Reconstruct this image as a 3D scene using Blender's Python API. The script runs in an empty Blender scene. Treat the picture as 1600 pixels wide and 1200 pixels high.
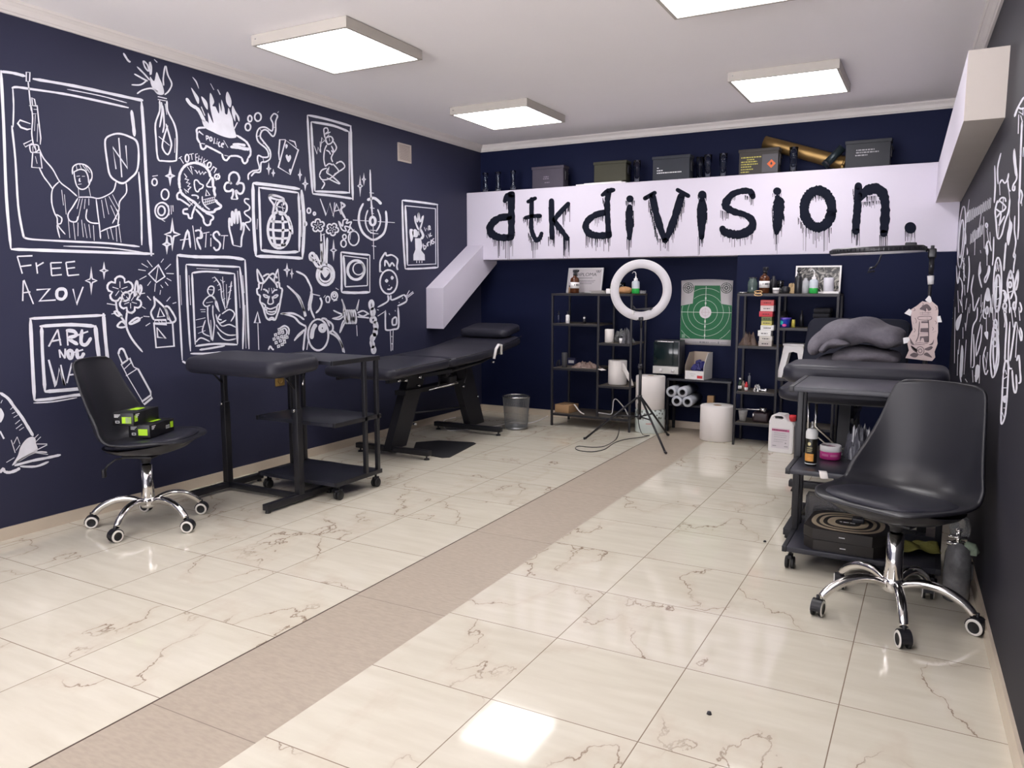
import bpy, bmesh, math, random
from mathutils import Vector, Matrix
random.seed(11)
PI = math.pi
C = bpy.context.scene.collection
SC = bpy.context.scene
# ------------------------------------------------------------------ camera
FPX = 1214.1                       # focal length in pixels of a 1600 x 1200 frame
YAW, PITCH, ROLL, CAM_H = 0.4968, -0.1254, 0.0004, 1.2557
def cam_axes():
    cy, sy, cp, sp = math.cos(YAW), math.sin(YAW), math.cos(PITCH), math.sin(PITCH)
    f = Vector((-sy*cp, cy*cp, sp)); r = Vector((cy, sy, 0)); u = r.cross(f)
    cr, sr = math.cos(ROLL), math.sin(ROLL)
    return cr*r + sr*u, -sr*r + cr*u, f
RX, UX, FX = cam_axes()
EYE = Vector((0, 0, CAM_H))
cd = bpy.data.cameras.new('camera'); cam = bpy.data.objects.new('camera', cd); C.objects.link(cam)
cd.sensor_fit = 'HORIZONTAL'; cd.sensor_width = 36; cd.lens = 36*FPX/1600; cd.clip_start = 0.05
m3 = Matrix((RX, UX, -FX)).transposed()
cam.matrix_world = Matrix.Translation(EYE) @ m3.to_4x4()
SC.camera = cam
# ------------------------------------------------------------------ world, exposure
w = bpy.data.worlds.new('world'); SC.world = w; w.use_nodes = True
# unseen front left open; soft sky above, bright lower half added to lift ceiling
wn_ = w.node_tree.nodes; wl_ = w.node_tree.links
wt = wn_.new('ShaderNodeTexCoord'); wsx = wn_.new('ShaderNodeSeparateXYZ'); wl_.new(wt.outputs['Generated'], wsx.inputs[0])
wr_ = wn_.new('ShaderNodeMapRange'); wr_.inputs[1].default_value = -0.05; wr_.inputs[2].default_value = 0.05; wl_.new(wsx.outputs[2], wr_.inputs[0])
wm = wn_.new('ShaderNodeMix'); wm.data_type = 'RGBA'; wl_.new(wr_.outputs[0], wm.inputs[0])
wm.inputs[6].default_value = (7.6, 7.3, 7.6, 1); wm.inputs[7].default_value = (0.5, 0.5, 0.55, 1)
wl_.new(wm.outputs[2], wn_['Background'].inputs[0]); wn_['Background'].inputs[1].default_value = 1.0
vs = SC.view_settings
vs.view_transform = 'Standard'; vs.look = 'None'; vs.gamma = 1; vs.use_curve_mapping = False
vs.exposure = 0.77
LAMP_STRENGTH = 8.0
LAMP_COLOR = (1.0, 0.965, 0.965)
SC.cycles.use_denoising = True
SC.cycles.max_bounces = 8
SC.cycles.caustics_reflective = False; SC.cycles.caustics_refractive = False
# ------------------------------------------------------------------ room measures (metres)
XL, YB, ZC = -4.013, 6.751, 2.614
YF = -2.2                                             # open end of the room behind the camera
YBEAM, ZB0, ZB1 = 6.487, 1.503, 2.14
def xr(y): return 0.249 - 0.0365*(y - 2.418) + 0.015  # the right wall runs slightly in towards the back
def ray(u, v): return ((u-800)/FPX)*RX - ((v-600)/FPX)*UX + FX
def onx(u, v, x): d = ray(u, v); return EYE + d*(x/d.x)
def ony(u, v, y): d = ray(u, v); return EYE + d*(y/d.y)
def onz(u, v, z): d = ray(u, v); return EYE + d*((z-CAM_H)/d.z)
def onr(u, v, off=0.0):                               # on the right wall
    d = ray(u, v); t = (xr(0)-off)/(d.x + 0.0365*d.y); return EYE + d*t
# ------------------------------------------------------------------ materials
MATS = {}
def mat(name, col, rough=0.5, metal=0.0, var=0.08, scale=9.0, bump=0.0, bscale=60.0, coat=0.0, trans=0.0, ior=1.45,
        emit=0.0, spec=0.5, alpha=1.0):
    if name in MATS: return MATS[name]
    m = bpy.data.materials.new(name); m.use_nodes = True; nt = m.node_tree; N = nt.nodes; L = nt.links
    b = N['Principled BSDF']
    b.inputs['Roughness'].default_value = rough; b.inputs['Metallic'].default_value = metal
    b.inputs['IOR'].default_value = ior; b.inputs['Coat Weight'].default_value = coat
    b.inputs['Transmission Weight'].default_value = trans
    b.inputs['Specular IOR Level'].default_value = spec
    b.inputs['Alpha'].default_value = alpha
    tc = N.new('ShaderNodeTexCoord'); nz = N.new('ShaderNodeTexNoise'); nz.inputs['Scale'].default_value = scale
    nz.inputs['Detail'].default_value = 4
    L.new(tc.outputs['Object'], nz.inputs['Vector'])
    mx = N.new('ShaderNodeMix'); mx.data_type = 'RGBA'
    L.new(nz.outputs['Fac'], mx.inputs[0])
    mx.inputs[6].default_value = tuple(max(0, c*(1-var)) for c in col) + (1,)
    mx.inputs[7].default_value = tuple(min(1, c*(1+var)) for c in col) + (1,)
    L.new(mx.outputs[2], b.inputs['Base Color'])
    if bump:
        n2 = N.new('ShaderNodeTexNoise'); n2.inputs['Scale'].default_value = bscale; n2.inputs['Detail'].default_value = 5
        L.new(tc.outputs['Object'], n2.inputs['Vector'])
        bp = N.new('ShaderNodeBump'); bp.inputs['Strength'].default_value = bump; bp.inputs['Distance'].default_value = 0.01
        L.new(n2.outputs['Fac'], bp.inputs['Height']); L.new(bp.outputs['Normal'], b.inputs['Normal'])
    if emit:
        b.inputs['Emission Color'].default_value = tuple(col) + (1,); b.inputs['Emission Strength'].default_value = emit
    MATS[name] = m; return m
def srgb(r, g, b):
    f = lambda c: (c/255/12.92) if c <= 10 else ((c/255+0.055)/1.055)**2.4
    return (f(r), f(g), f(b))
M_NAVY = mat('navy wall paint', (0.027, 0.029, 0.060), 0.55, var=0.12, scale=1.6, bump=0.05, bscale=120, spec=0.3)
M_NAVY_SHADE = mat('shaded navy wall paint', (0.0065, 0.0095, 0.034), 0.6, var=0.15, scale=1.6, bump=0.05, bscale=120, spec=0.12)  # same navy as the left wall, darkened in colour for the shade
M_CEIL = mat('ceiling paint', (0.93, 0.90, 0.92), 0.8, var=0.03, scale=1.2)
M_WHITEP = mat('white beam paint', (0.64, 0.60, 0.70), 0.6, var=0.03, scale=2, bump=0.04, bscale=40)
M_PLASTER = mat('bare plaster', (0.50, 0.455, 0.42), 0.8, var=0.06, scale=5, bump=0.06, bscale=60)
M_CROWN = mat('crown moulding paint', (0.70, 0.66, 0.64), 0.6, var=0.03)
M_CHALK = mat('white brush paint', (0.74, 0.74, 0.82), 0.6, var=0.18, scale=14)
M_BLKPAINT = mat('black spray paint', (0.010, 0.012, 0.022), 0.8, var=0.2, spec=0.08)
M_BLACK = mat('black powder coat', (0.012, 0.012, 0.016), 0.42, var=0.15)
M_FRAME = mat('dark grey steel frame', (0.024, 0.023, 0.028), 0.42, metal=0.3, var=0.1)
M_LEATHER = mat('black leatherette', (0.020, 0.020, 0.030), 0.40, var=0.12, bump=0.08, bscale=260, spec=0.35)
M_BOARD = mat('black laminate board', (0.022, 0.023, 0.033), 0.33, var=0.1)
M_SHELFW = mat('shelf board', (0.10, 0.085, 0.07), 0.5, var=0.2)
M_PLBLACK = mat('black moulded plastic', (0.016, 0.016, 0.021), 0.33, var=0.08)
M_CHROME = mat('chrome', (0.80, 0.78, 0.76), 0.09, metal=1.0, var=0.03)
M_STEEL = mat('bright steel', (0.62, 0.62, 0.62), 0.25, metal=1.0, var=0.05)
M_TYRE = mat('caster tyre', (0.011, 0.011, 0.012), 0.5)
M_WRING = mat('white caster ring', (0.75, 0.72, 0.68), 0.45)
M_WHITE = mat('white plastic', (0.78, 0.76, 0.77), 0.4, var=0.03)
M_PAPER = mat('white paper', (0.78, 0.74, 0.72), 0.85, var=0.03, bump=0.05, bscale=150)
M_CARD = mat('brown cardboard', (0.36, 0.22, 0.115), 0.85, var=0.12)
M_LIME = mat('lime print', (0.42, 0.72, 0.02), 0.5)
M_GLASS = mat('clear glass', (0.93, 0.95, 0.96), 0.03, trans=1.0, ior=1.45, var=0.01)
M_FILM = mat('clear plastic film', (0.80, 0.82, 0.84), 0.18, trans=0.75, ior=1.2, var=0.1, scale=30, bump=0.5, bscale=35)
M_AMBER = mat('amber glass', (0.075, 0.022, 0.008), 0.12, var=0.1)
M_GREENL = mat('green liquid', (0.03, 0.45, 0.08), 0.15)
M_RED = mat('red print', (0.55, 0.03, 0.04), 0.5)
M_PINK = mat('pink plastic', (0.62, 0.05, 0.28), 0.35)
M_BRASS = mat('old brass', (0.23, 0.145, 0.055), 0.42, metal=0.85, var=0.35, scale=6)
M_OLIVE = mat('olive drab steel', (0.050, 0.049, 0.034), 0.6, var=0.15, spec=0.25)
M_GREYBOX = mat('grey green steel', (0.036, 0.040, 0.050), 0.6, var=0.12, spec=0.25)
M_MAUVEBOX = mat('faded mauve steel', (0.062, 0.054, 0.074), 0.6, var=0.15, spec=0.25)
M_YTEXT = mat('yellow stencil paint', (0.42, 0.38, 0.08), 0.6)
M_GTEXT = mat('grey print', (0.30, 0.29, 0.31), 0.6)
M_WTEXT = mat('white print', (0.75, 0.75, 0.76), 0.6)
M_DTEXT = mat('dark print', (0.03, 0.03, 0.035), 0.6)
M_ORANGE = mat('orange hazard print', (0.60, 0.12, 0.03), 0.6)
M_UPH = mat('navy black upholstery', (0.009, 0.010, 0.019), 0.75, var=0.2, spec=0.2)
M_CLOTH = mat('grey fleece', (0.15, 0.14, 0.165), 0.95, var=0.25, scale=40, bump=0.4, bscale=160)
# ------------------------------------------------------------------ mesh builder
class MB:
    def __init__(s): s.v = []; s.f = []; s.mi = []; s.sm = []; s.mats = []
    def _m(s, m):
        if m is None: return 0 if s.mats else -1
        if m not in s.mats: s.mats.append(m)
        return s.mats.index(m)
    def add(s, vs, fs, m=None, smooth=False):
        k = len(s.v); s.v += [tuple(p) for p in vs]
        i = s._m(m)
        for f in fs: s.f.append([k+a for a in f]); s.mi.append(max(i, 0)); s.sm.append(smooth)
        return s
    def box(s, c, d, m=None, r=0.0, rot=None, seg=2):
        x, y, z = d[0]/2, d[1]/2, d[2]/2
        bm = bmesh.new(); bmesh.ops.create_cube(bm, size=1)
        for q in bm.verts: q.co = Vector((q.co.x*d[0], q.co.y*d[1], q.co.z*d[2]))
        if r > 0:
            bmesh.ops.bevel(bm, geom=bm.edges[:], offset=min(r, 0.49*min(d)), segments=seg, profile=0.6, affect='EDGES')
        return s.bm(bm, c, rot, m, r > 0 and seg > 1)
    def bm(s, bm, c=(0, 0, 0), rot=None, m=None, smooth=False):
        T = Matrix.Translation(Vector(c))
        if rot is not None: T = T @ (rot if isinstance(rot, Matrix) else Matrix.Rotation(rot, 4, 'Z'))
        bm.verts.index_update()
        s.add([T @ q.co for q in bm.verts], [[a.index for a in f.verts] for f in bm.faces], m, smooth); bm.free(); return s
    def bx(s, a, b, m=None, r=0.0, seg=2):
        return s.box([(p+q)/2 for p, q in zip(a, b)], [abs(q-p) for p, q in zip(a, b)], m, r, None, seg)
    def cyl(s, p0, p1, r0, r1=None, m=None, n=16, caps=True, smooth=True):
        r1 = r0 if r1 is None else r1
        return s.tube([p0, p1], [r0, r1], m, n, caps, smooth)
    def tube(s, pts, r, m=None, n=10, caps=True, smooth=True, closed=False):
        P = [Vector(p) for p in pts]; K = len(P)
        R = r if isinstance(r, (list, tuple)) else [r]*K
        vs = []; a = None
        for i in range(K):
            if closed: t = P[(i+1) % K]-P[i-1]
            else: t = P[min(i+1, K-1)]-P[max(i-1, 0)]
            t.normalize()
            if a is None:
                a = t.orthogonal().normalized()
            else:
                a = (a - t*a.dot(t))
                a = a.normalized() if a.length > 1e-6 else t.orthogonal().normalized()
            b = t.cross(a)
            for j in range(n):
                an = 2*PI*j/n; vs.append(P[i] + (a*math.cos(an)+b*math.sin(an))*R[i])
        fs = []
        for i in range(K if closed else K-1):
            i2 = (i+1) % K
            for j in range(n): fs.append([i*n+j, i*n+(j+1) % n, i2*n+(j+1) % n, i2*n+j])
        s.add(vs, fs, m, smooth)
        if caps and not closed:
            s.add(vs[:n], [list(range(n))[::-1]], m); s.add(vs[-n:], [list(range(n))], m)
        return s
    def lathe(s, prof, c=(0, 0, 0), m=None, n=24, axis='Z', smooth=True, rot=None):
        c = Vector(c); vs = []; K = len(prof)
        for (r, z) in prof:
            for j in range(n):
                a = 2*PI*j/n; p = Vector((r*math.cos(a), r*math.sin(a), z))
                if axis == 'X': p = Vector((p.z, p.x, p.y))
                elif axis == 'Y': p = Vector((p.x, p.z, p.y))
                if rot is not None: p = rot @ p
                vs.append(c+p)
        fs = [[i*n+j, i*n+(j+1) % n, (i+1)*n+(j+1) % n, (i+1)*n+j] for i in range(K-1) for j in range(n)]
        return s.add(vs, fs, m, smooth)
    def prism(s, poly, z0, z1, m=None, fn=None):
        # poly: 2-D outline; fn maps (x, y, z) to a point, default identity
        fn = fn or (lambda x, y, z: (x, y, z)); n = len(poly)
        vs = [fn(x, y, z0) for x, y in poly]+[fn(x, y, z1) for x, y in poly]
        fs = [[i, (i+1) % n, n+(i+1) % n, n+i] for i in range(n)]
        s.add(vs, fs+[list(range(n))[::-1], [n+i for i in range(n)]], m); return s
    def grid(s, fn, nu, nv, m=None, smooth=True, cu=False, cv=False):
        vs = [fn(i/(nu if cu else nu-1), j/(nv if cv else nv-1)) for i in range(nu) for j in range(nv)]
        fs = [[i*nv+j, ((i+1) % nu)*nv+j, ((i+1) % nu)*nv+(j+1) % nv, i*nv+(j+1) % nv]
              for i in range(nu if cu else nu-1) for j in range(nv if cv else nv-1)]
        return s.add(vs, fs, m, smooth)
    def build(s, name, m=None, parent=None, loc=None, rotz=0.0, solid=0.0, sub=0, label=None):
        me = bpy.data.meshes.new(name); me.from_pydata(s.v, [], s.f); me.validate()
        ms = s.mats or [m]
        if s.mats and m and m not in s.mats: pass
        for q in ms: me.materials.append(q)
        for p, i, g in zip(me.polygons, s.mi, s.sm): p.material_index = i; p.use_smooth = g
        bm = bmesh.new(); bm.from_mesh(me); bmesh.ops.remove_doubles(bm, verts=bm.verts, dist=1e-6)
        bmesh.ops.recalc_face_normals(bm, faces=bm.faces); bm.to_mesh(me); bm.free()
        o = bpy.data.objects.new(name, me); C.objects.link(o)
        if parent is not None: o.parent = parent
        if loc is not None: o.location = loc
        o.rotation_euler = (0, 0, rotz)
        if sub:
            q = o.modifiers.new('s', 'SUBSURF'); q.levels = sub; q.render_levels = sub
        if solid:
            q = o.modifiers.new('t', 'SOLIDIFY'); q.thickness = abs(solid); q.offset = 1 if solid > 0 else -1
        if label: o['label'] = label
        return o
def tag(o, label, cat, group=None):
    o['label'] = label; o['category'] = cat
    if group: o['group'] = group
    return o
def thing(name, label, cat, loc=(0, 0, 0), rotz=0.0, group=None):
    o = bpy.data.objects.new(name, None); C.objects.link(o); o.empty_display_size = 0.05
    o.location = loc; o.rotation_euler = (0, 0, rotz); return tag(o, label, cat, group)
def struct(o): o['kind'] = 'structure'; return o
def dup(root, loc, rotz=0.0, label=None, group=None):
    def cp(o, par):
        c = o.copy(); C.objects.link(c)
        if par is not None: c.parent = par
        for ch in list(o.children): cp(ch, c)
        return c
    kids = list(root.children)
    r = root.copy(); C.objects.link(r); r.location = loc; r.rotation_euler = (0, 0, rotz)
    for ch in kids: cp(ch, r)
    if label: r['label'] = label
    if group: r['group'] = group
    return r
def pmap(a, b, c): return lambda x, y, z: Vector(a)+Vector(b)*x+Vector(c)*y
# ------------------------------------------------------------------ floor
TX = 0.47; TY = 0.4753
XSL, WS = -2.0179, 0.4366
def floor_mat(name, x0, y0, tile, col_a, col_b, rough, veins):
    m = bpy.data.materials.new(name); m.use_nodes = True; nt = m.node_tree; N = nt.nodes; L = nt.links
    b = N['Principled BSDF']; b.inputs['Roughness'].default_value = rough; b.inputs['IOR'].default_value = 1.5
    def n(t, **k):
        q = N.new(t)
        for a, v in k.items(): setattr(q, a, v)
        return q
    def math_(op, a, b_=None):
        q = n('ShaderNodeMath', operation=op)
        for i, v in enumerate((a, b_)):
            if v is None: continue
            if isinstance(v, (int, float)): q.inputs[i].default_value = v
            else: L.new(v, q.inputs[i])
        return q.outputs[0]
    def mixc(f, a, c):
        q = n('ShaderNodeMix', data_type='RGBA')
        if isinstance(f, (int, float)): q.inputs[0].default_value = f
        else: L.new(f, q.inputs[0])
        for i, v in ((6, a), (7, c)):
            if isinstance(v, tuple): q.inputs[i].default_value = v+(1,)
            else: L.new(v, q.inputs[i])
        return q.outputs[2]
    tc = n('ShaderNodeTexCoord'); sp = n('ShaderNodeSeparateXYZ'); L.new(tc.outputs['Object'], sp.inputs[0])
    tx, ty = tile
    ux = math_('DIVIDE', math_('SUBTRACT', sp.outputs[0], x0), tx); uy = math_('DIVIDE', math_('SUBTRACT', sp.outputs[1], y0), ty)
    ix, iy = math_('FLOOR', ux), math_('FLOOR', uy); fx, fy = math_('FRACT', ux), math_('FRACT', uy)
    dx = math_('MULTIPLY', math_('MINIMUM', fx, math_('SUBTRACT', 1.0, fx)), tx)
    dy = math_('MULTIPLY', math_('MINIMUM', fy, math_('SUBTRACT', 1.0, fy)), ty)
    grout = math_('LESS_THAN', math_('MINIMUM', dx, dy), 0.0017)
    cid = n('ShaderNodeCombineXYZ'); L.new(ix, cid.inputs[0]); L.new(iy, cid.inputs[1])
    wn = n('ShaderNodeTexWhiteNoise', noise_dimensions='3D'); L.new(cid.outputs[0], wn.inputs['Vector'])
    sc = n('ShaderNodeVectorMath', operation='SCALE'); L.new(wn.outputs['Color'], sc.inputs[0]); sc.inputs['Scale'].default_value = 40
    pos = n('ShaderNodeVectorMath', operation='ADD'); L.new(tc.outputs['Object'], pos.inputs[0]); L.new(sc.outputs[0], pos.inputs[1])
    big = n('ShaderNodeTexNoise'); big.inputs['Scale'].default_value = 3.5; big.inputs['Detail'].default_value = 6; L.new(pos.outputs[0], big.inputs['Vector'])
    st = n('ShaderNodeMapping'); st.inputs['Scale'].default_value = (4, 22, 1) if veins else (30, 90, 1); st.inputs['Rotation'].default_value = (0, 0, 0.25)
    L.new(pos.outputs[0], st.inputs['Vector'])
    fine = n('ShaderNodeTexNoise'); fine.inputs['Scale'].default_value = 1.0; fine.inputs['Detail'].default_value = 8; L.new(st.outputs[0], fine.inputs['Vector'])
    cr = n('ShaderNodeMapRange'); L.new(fine.outputs['Fac'], cr.inputs[0]); cr.inputs[1].default_value = 0.35; cr.inputs[2].default_value = 0.68
    col = mixc(cr.outputs[0], col_a, col_b)
    tint = mixc(math_('MULTIPLY', big.outputs['Fac'], 0.5), col, tuple(c*0.93 for c in col_b))
    if veins:
        wv = n('ShaderNodeTexNoise'); wv.inputs['Scale'].default_value = 1.25; wv.inputs['Detail'].default_value = 9; wv.inputs['Roughness'].default_value = 0.52
        mp = n('ShaderNodeMapping'); mp.inputs['Scale'].default_value = (1.25, 0.75, 1); mp.inputs['Rotation'].default_value = (0, 0, 0.5); L.new(pos.outputs[0], mp.inputs['Vector']); L.new(mp.outputs[0], wv.inputs['Vector'])
        d = math_('ABSOLUTE', math_('SUBTRACT', wv.outputs['Fac'], 0.5))
        v = n('ShaderNodeMapRange'); L.new(d, v.inputs[0]); v.inputs[1].default_value = 0.0034; v.inputs[2].default_value = 0.0; v.inputs[3].default_value = 0.0; v.inputs[4].default_value = 1.0
        mk = n('ShaderNodeTexNoise'); mk.inputs['Scale'].default_value = 3.0; L.new(pos.outputs[0], mk.inputs['Vector'])
        mr = n('ShaderNodeMapRange'); L.new(mk.outputs['Fac'], mr.inputs[0]); mr.inputs[1].default_value = 0.42; mr.inputs[2].default_value = 0.56
        vein = math_('MULTIPLY', v.outputs[0], math_('MULTIPLY', mr.outputs[0], 0.85))
        tint = mixc(vein, tint, (0.14, 0.075, 0.045))
        v2 = n('ShaderNodeMapRange'); L.new(d, v2.inputs[0]); v2.inputs[1].default_value = 0.03; v2.inputs[2].default_value = 0.0; v2.inputs[3].default_value = 0.0; v2.inputs[4].default_value = 1.0
        tint = mixc(math_('MULTIPLY', v2.outputs[0], 0.16), tint, (0.44, 0.30, 0.20))
    fin = mixc(grout, tint, (0.26, 0.20, 0.15) if veins else (0.22, 0.18, 0.14))
    L.new(fin, b.inputs['Base Color'])
    bp = n('ShaderNodeBump'); bp.inputs['Strength'].default_value = 0.02 if veins else 0.12; bp.inputs['Distance'].default_value = 0.004
    L.new(fine.outputs['Fac'], bp.inputs['Height'])
    if not veins: L.new(bp.outputs['Normal'], b.inputs['Normal'])
    MATS[name] = m; return m
CA, CB = (0.70, 0.66, 0.555), (0.63, 0.585, 0.48)
FM_L = floor_mat('marble tile left field', XSL, 1.4593, (TX, 0.4753), CA, CB, 0.07, True)
FM_R = floor_mat('marble tile right field', XSL+WS+0.4573, 1.4644, (TX, TY), CA, CB, 0.07, True)
FM_S = floor_mat('matt stone strip', XSL-3, 1.428, (9.0, 0.9506), (0.45, 0.385, 0.305), (0.38, 0.32, 0.255), 0.5, False)
fb = MB()
for x0, x1, m in ((XL-0.1, XSL, FM_L), (XSL, XSL+WS, FM_S), (XSL+WS, 0.75, FM_R)):
    fb.add([(x0, YF-0.1, 0), (x1, YF-0.1, 0), (x1, YB+0.1, 0), (x0, YB+0.1, 0)], [[0, 1, 2, 3]], m)
    fb.add([(x0, YF-0.1, -0.1), (x1, YF-0.1, -0.1), (x1, YB+0.1, -0.1), (x0, YB+0.1, -0.1)], [[3, 2, 1, 0]], m)
floor = struct(fb.build('floor'))
joint = MB().bx((XSL-0.003, YF, -0.002), (XSL+0.003, YB, 0.0006), mat('dark joint', (0.07, 0.045, 0.03), 0.6)).build('floor_joint', None, floor)
# ------------------------------------------------------------------ shell
struct(MB().bx((XL-0.1, YF-0.1, ZC), (0.75, YB+0.1, ZC+0.1)).build('ceiling', M_CEIL))
wall_left = struct(MB().bx((XL-0.12, YF-0.1, -0.1), (XL, YB+0.1, ZC)).build('wall_left', M_NAVY))
wall_back = struct(MB().bx((XL, YB, -0.1), (0.6, YB+0.12, ZC)).build('wall_back', M_NAVY_SHADE))
wr = MB().prism([(xr(YF-0.1), YF-0.1), (xr(YF-0.1)+0.15, YF-0.1), (xr(YF-0.1)+0.15, YB+0.1), (xr(YB+0.1), YB+0.1)], -0.1, ZC)
wall_right = struct(wr.build('wall_right', mat('charcoal wall paint', (0.019, 0.018, 0.027), 0.6, var=0.12, scale=1.6, spec=0.35)))
# pilaster under the right half of the beam
struct(MB().bx((-1.435, YBEAM+0.002, 0), (0.2, YB, ZB0)).build('trim_1', M_NAVY_SHADE))
# skirting and crown moulding
M_SKIRT = mat('beige tile skirting', (0.58, 0.50, 0.40), 0.25, var=0.1, scale=6)
def skirting(name, pts, h=0.06, t=0.015):
    b = MB()
    for (p, q) in pts:
        p, q = Vector(p), Vector(q); d = (q-p).normalized(); n = Vector((-d.y, d.x, 0))*t
        b.add([p, q, q+n, p+n, p+Vector((0, 0, h)), q+Vector((0, 0, h)), q+n*0.7+Vector((0, 0, h)), p+n*0.7+Vector((0, 0, h))],
              [[0, 1, 5, 4], [1, 2, 6, 5], [2, 3, 7, 6], [3, 0, 4, 7], [4, 5, 6, 7], [0, 3, 2, 1]])
    return struct(b.build(name, M_SKIRT))
skirting('baseboard_left', [((XL, YB, 0), (XL, YF, 0))])
skirting('baseboard_back', [((-1.435, YB, 0), (XL+0.015, YB, 0))])
skirting('baseboard_right', [((xr(YF), YF, 0), (xr(YBEAM), YBEAM, 0))])
def crown(name, p, q):
    prof = [(0.0, -0.06), (0.012, -0.06), (0.016, -0.052), (0.022, -0.048), (0.032, -0.026), (0.046, -0.012), (0.050, -0.012), (0.058, 0.0), (0.0, 0.0)]
    p, q = Vector(p), Vector(q); d = (q-p).normalized(); n = Vector((-d.y, d.x, 0)); k = len(prof)
    vs = [P+n*a+Vector((0, 0, ZC+b)) for P in (p, q) for a, b in prof]
    return struct(MB().add(vs, [[i, (i+1) % k, k+(i+1) % k, k+i] for i in range(k)]+[list(range(k)), list(range(k, 2*k))]).build(name, M_CROWN))
crown('trim_2', (XL, YB, 0), (XL, YF, 0)); crown('trim_3', (xr(YB), YB, 0), (XL, YB, 0)); crown('trim_4', (xr(YF), YF, 0), (xr(YB), YB, 0))
# ------------------------------------------------------------------ white beams
beam = struct(MB().bx((XL, YBEAM, ZB0), (xr(YBEAM)-0.003, YB, ZB1), None, 0.006, 2).build('trim_5', M_WHITEP))
# sloping stub along the left wall: a parallelogram in the y-z plane
yl0, yl1 = 5.79, YBEAM
stub = [(yl0, 0.878), (yl0, 1.238), (yl1, 1.238+(1.635-1.238)), (YB, 1.80), (YB, 1.53), (yl1+0.06, ZB0)]
stub = [(yl0, 0.878), (yl0, 1.238), (yl1, 1.640), (yl1, 1.50), (yl1+0.09, 1.5), (YB, 1.50), (YB, 1.475)]
struct(MB().prism(stub, XL, XL+0.182, None, lambda a, b, x: (x, a, b)).build('trim_6', M_WHITEP))
# sloping stub along the right wall, its end face left as bare plaster
def xw(y): return xr(y)
rb = MB()
y0, y1 = 3.93, YBEAM
A = [(xw(y0)-0.150, y0, 1.954), (xw(y0), y0, 1.954), (xw(y0), y0, 2.242), (xw(y0)-0.150, y0, 2.242)]
B = [(xw(y1)-0.158, y1, 1.853), (xw(y1), y1, 1.853), (xw(y1), y1, 2.125), (xw(y1)-0.158, y1, 2.125)]
rb.add(A+B, [[0, 3, 7, 4], [3, 2, 6, 7], [4, 5, 6, 7]], M_WHITEP); rb.add(A+B, [[0, 1, 2, 3], [0, 1, 5, 4], [1, 2, 6, 5]], M_PLASTER)
struct(rb.build('trim_7'))
# ------------------------------------------------------------------ ceiling lights
M_LFRAME = mat('ceiling light frame', (0.46, 0.43, 0.39), 0.5, var=0.02)
M_GLOW = mat('lit diffuser', LAMP_COLOR, 0.5, emit=LAMP_STRENGTH, var=0.0)
LS, LH = 0.665, 0.0575
def ceiling_light(x, y, label):
    t = thing('ceiling_light', label, 'ceiling light', (x+LS/2, y+LS/2, ZC-LH), 0, 'square ceiling panels')
    h = LS/2; f = MB()
    for sx in (-1, 1):
        f.bx((sx*h, -h, 0), (sx*(h-0.018), h, LH-0.004)); f.bx((-h+0.018, sx*h, 0), (h-0.018, sx*(h-0.018), LH-0.004))
    f.bx((-h+0.006, -h+0.006, LH-0.006), (h-0.006, h-0.006, LH))
    f.build('frame', M_LFRAME, t)
    MB().bx((-h+0.018, -h+0.018, 0.003), (h-0.018, h-0.018, 0.012)).build('diffuser', M_GLOW, t)
    s = MB()
    s.cyl((-h+0.03, -h-0.001, LH*0.55), (-h+0.03, -h+0.004, LH*0.55), 0.004); s.build('screw', M_STEEL, t)
    return t
ceiling_light(-3.368, 3.226, 'square ceiling light panel nearest the camera on the drawn wall side')
ceiling_light(-3.361, 5.198, 'square ceiling light panel in the left back corner, above the massage couch')
ceiling_light(-1.257, 5.218, 'square ceiling light panel in front of the right half of the lettered white beam')
ceiling_light(-1.212, 3.253, 'square ceiling light panel cut off by the top edge of the photo, right of centre')
for x, y in ((-3.37, 1.25), (-1.21, 1.25), (-3.37, -0.72), (-1.21, -0.72)):
    ceiling_light(x, y, 'square ceiling light panel behind the viewpoint, outside the photo')
# vent and sockets on the left wall
t = thing('vent_grille', 'small beige vent grille high on the navy wall, left of the lettered beam', 'vent', (XL, 5.49, 2.366))
M_VENT = mat('beige vent plastic', (0.42, 0.36, 0.33), 0.6)
f = MB()
for a, b in (((0, -0.09, -0.075), (0.012, 0.09, -0.062)), ((0, -0.09, 0.062), (0.012, 0.09, 0.075)), ((0, -0.09, -0.062), (0.012, -0.078, 0.062)), ((0, 0.078, -0.062), (0.012, 0.09, 0.062))): f.bx(a, b)
f.build('frame', M_VENT, t)
s = MB()
for i in range(9): s.box((0.006, 0, -0.054+i*0.0135), (0.002, 0.156, 0.012), None, 0, Matrix.Rotation(0.6, 4, 'Y'))
s.build('louvre', M_VENT, t)
M_SOCK = mat('antique brass socket', (0.30, 0.19, 0.06), 0.35, metal=0.7, var=0.2)
def socket(y0, y1, label):
    t = thing('wall_socket', label, 'socket', (XL, (y0+y1)/2, 0.60), 0, 'brass wall sockets'); w_ = y1-y0
    MB().bx((0, -w_/2, -0.04), (0.009, w_/2, 0.04), None, 0.003).build('face_plate', M_SOCK, t)
    MB().lathe([(0.020, 0.009), (0.024, 0.010), (0.024, 0.013), (0.020, 0.013), (0.018, 0.004)], (0, 0, 0), None, 18, 'X').build('outlet', M_BRASS, t)
socket(3.935, 4.020, 'brass wall socket seen left of the armrest stand near post'); socket(4.050, 4.115, 'brass wall socket just right of its twin, behind the armrest stand post')
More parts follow.
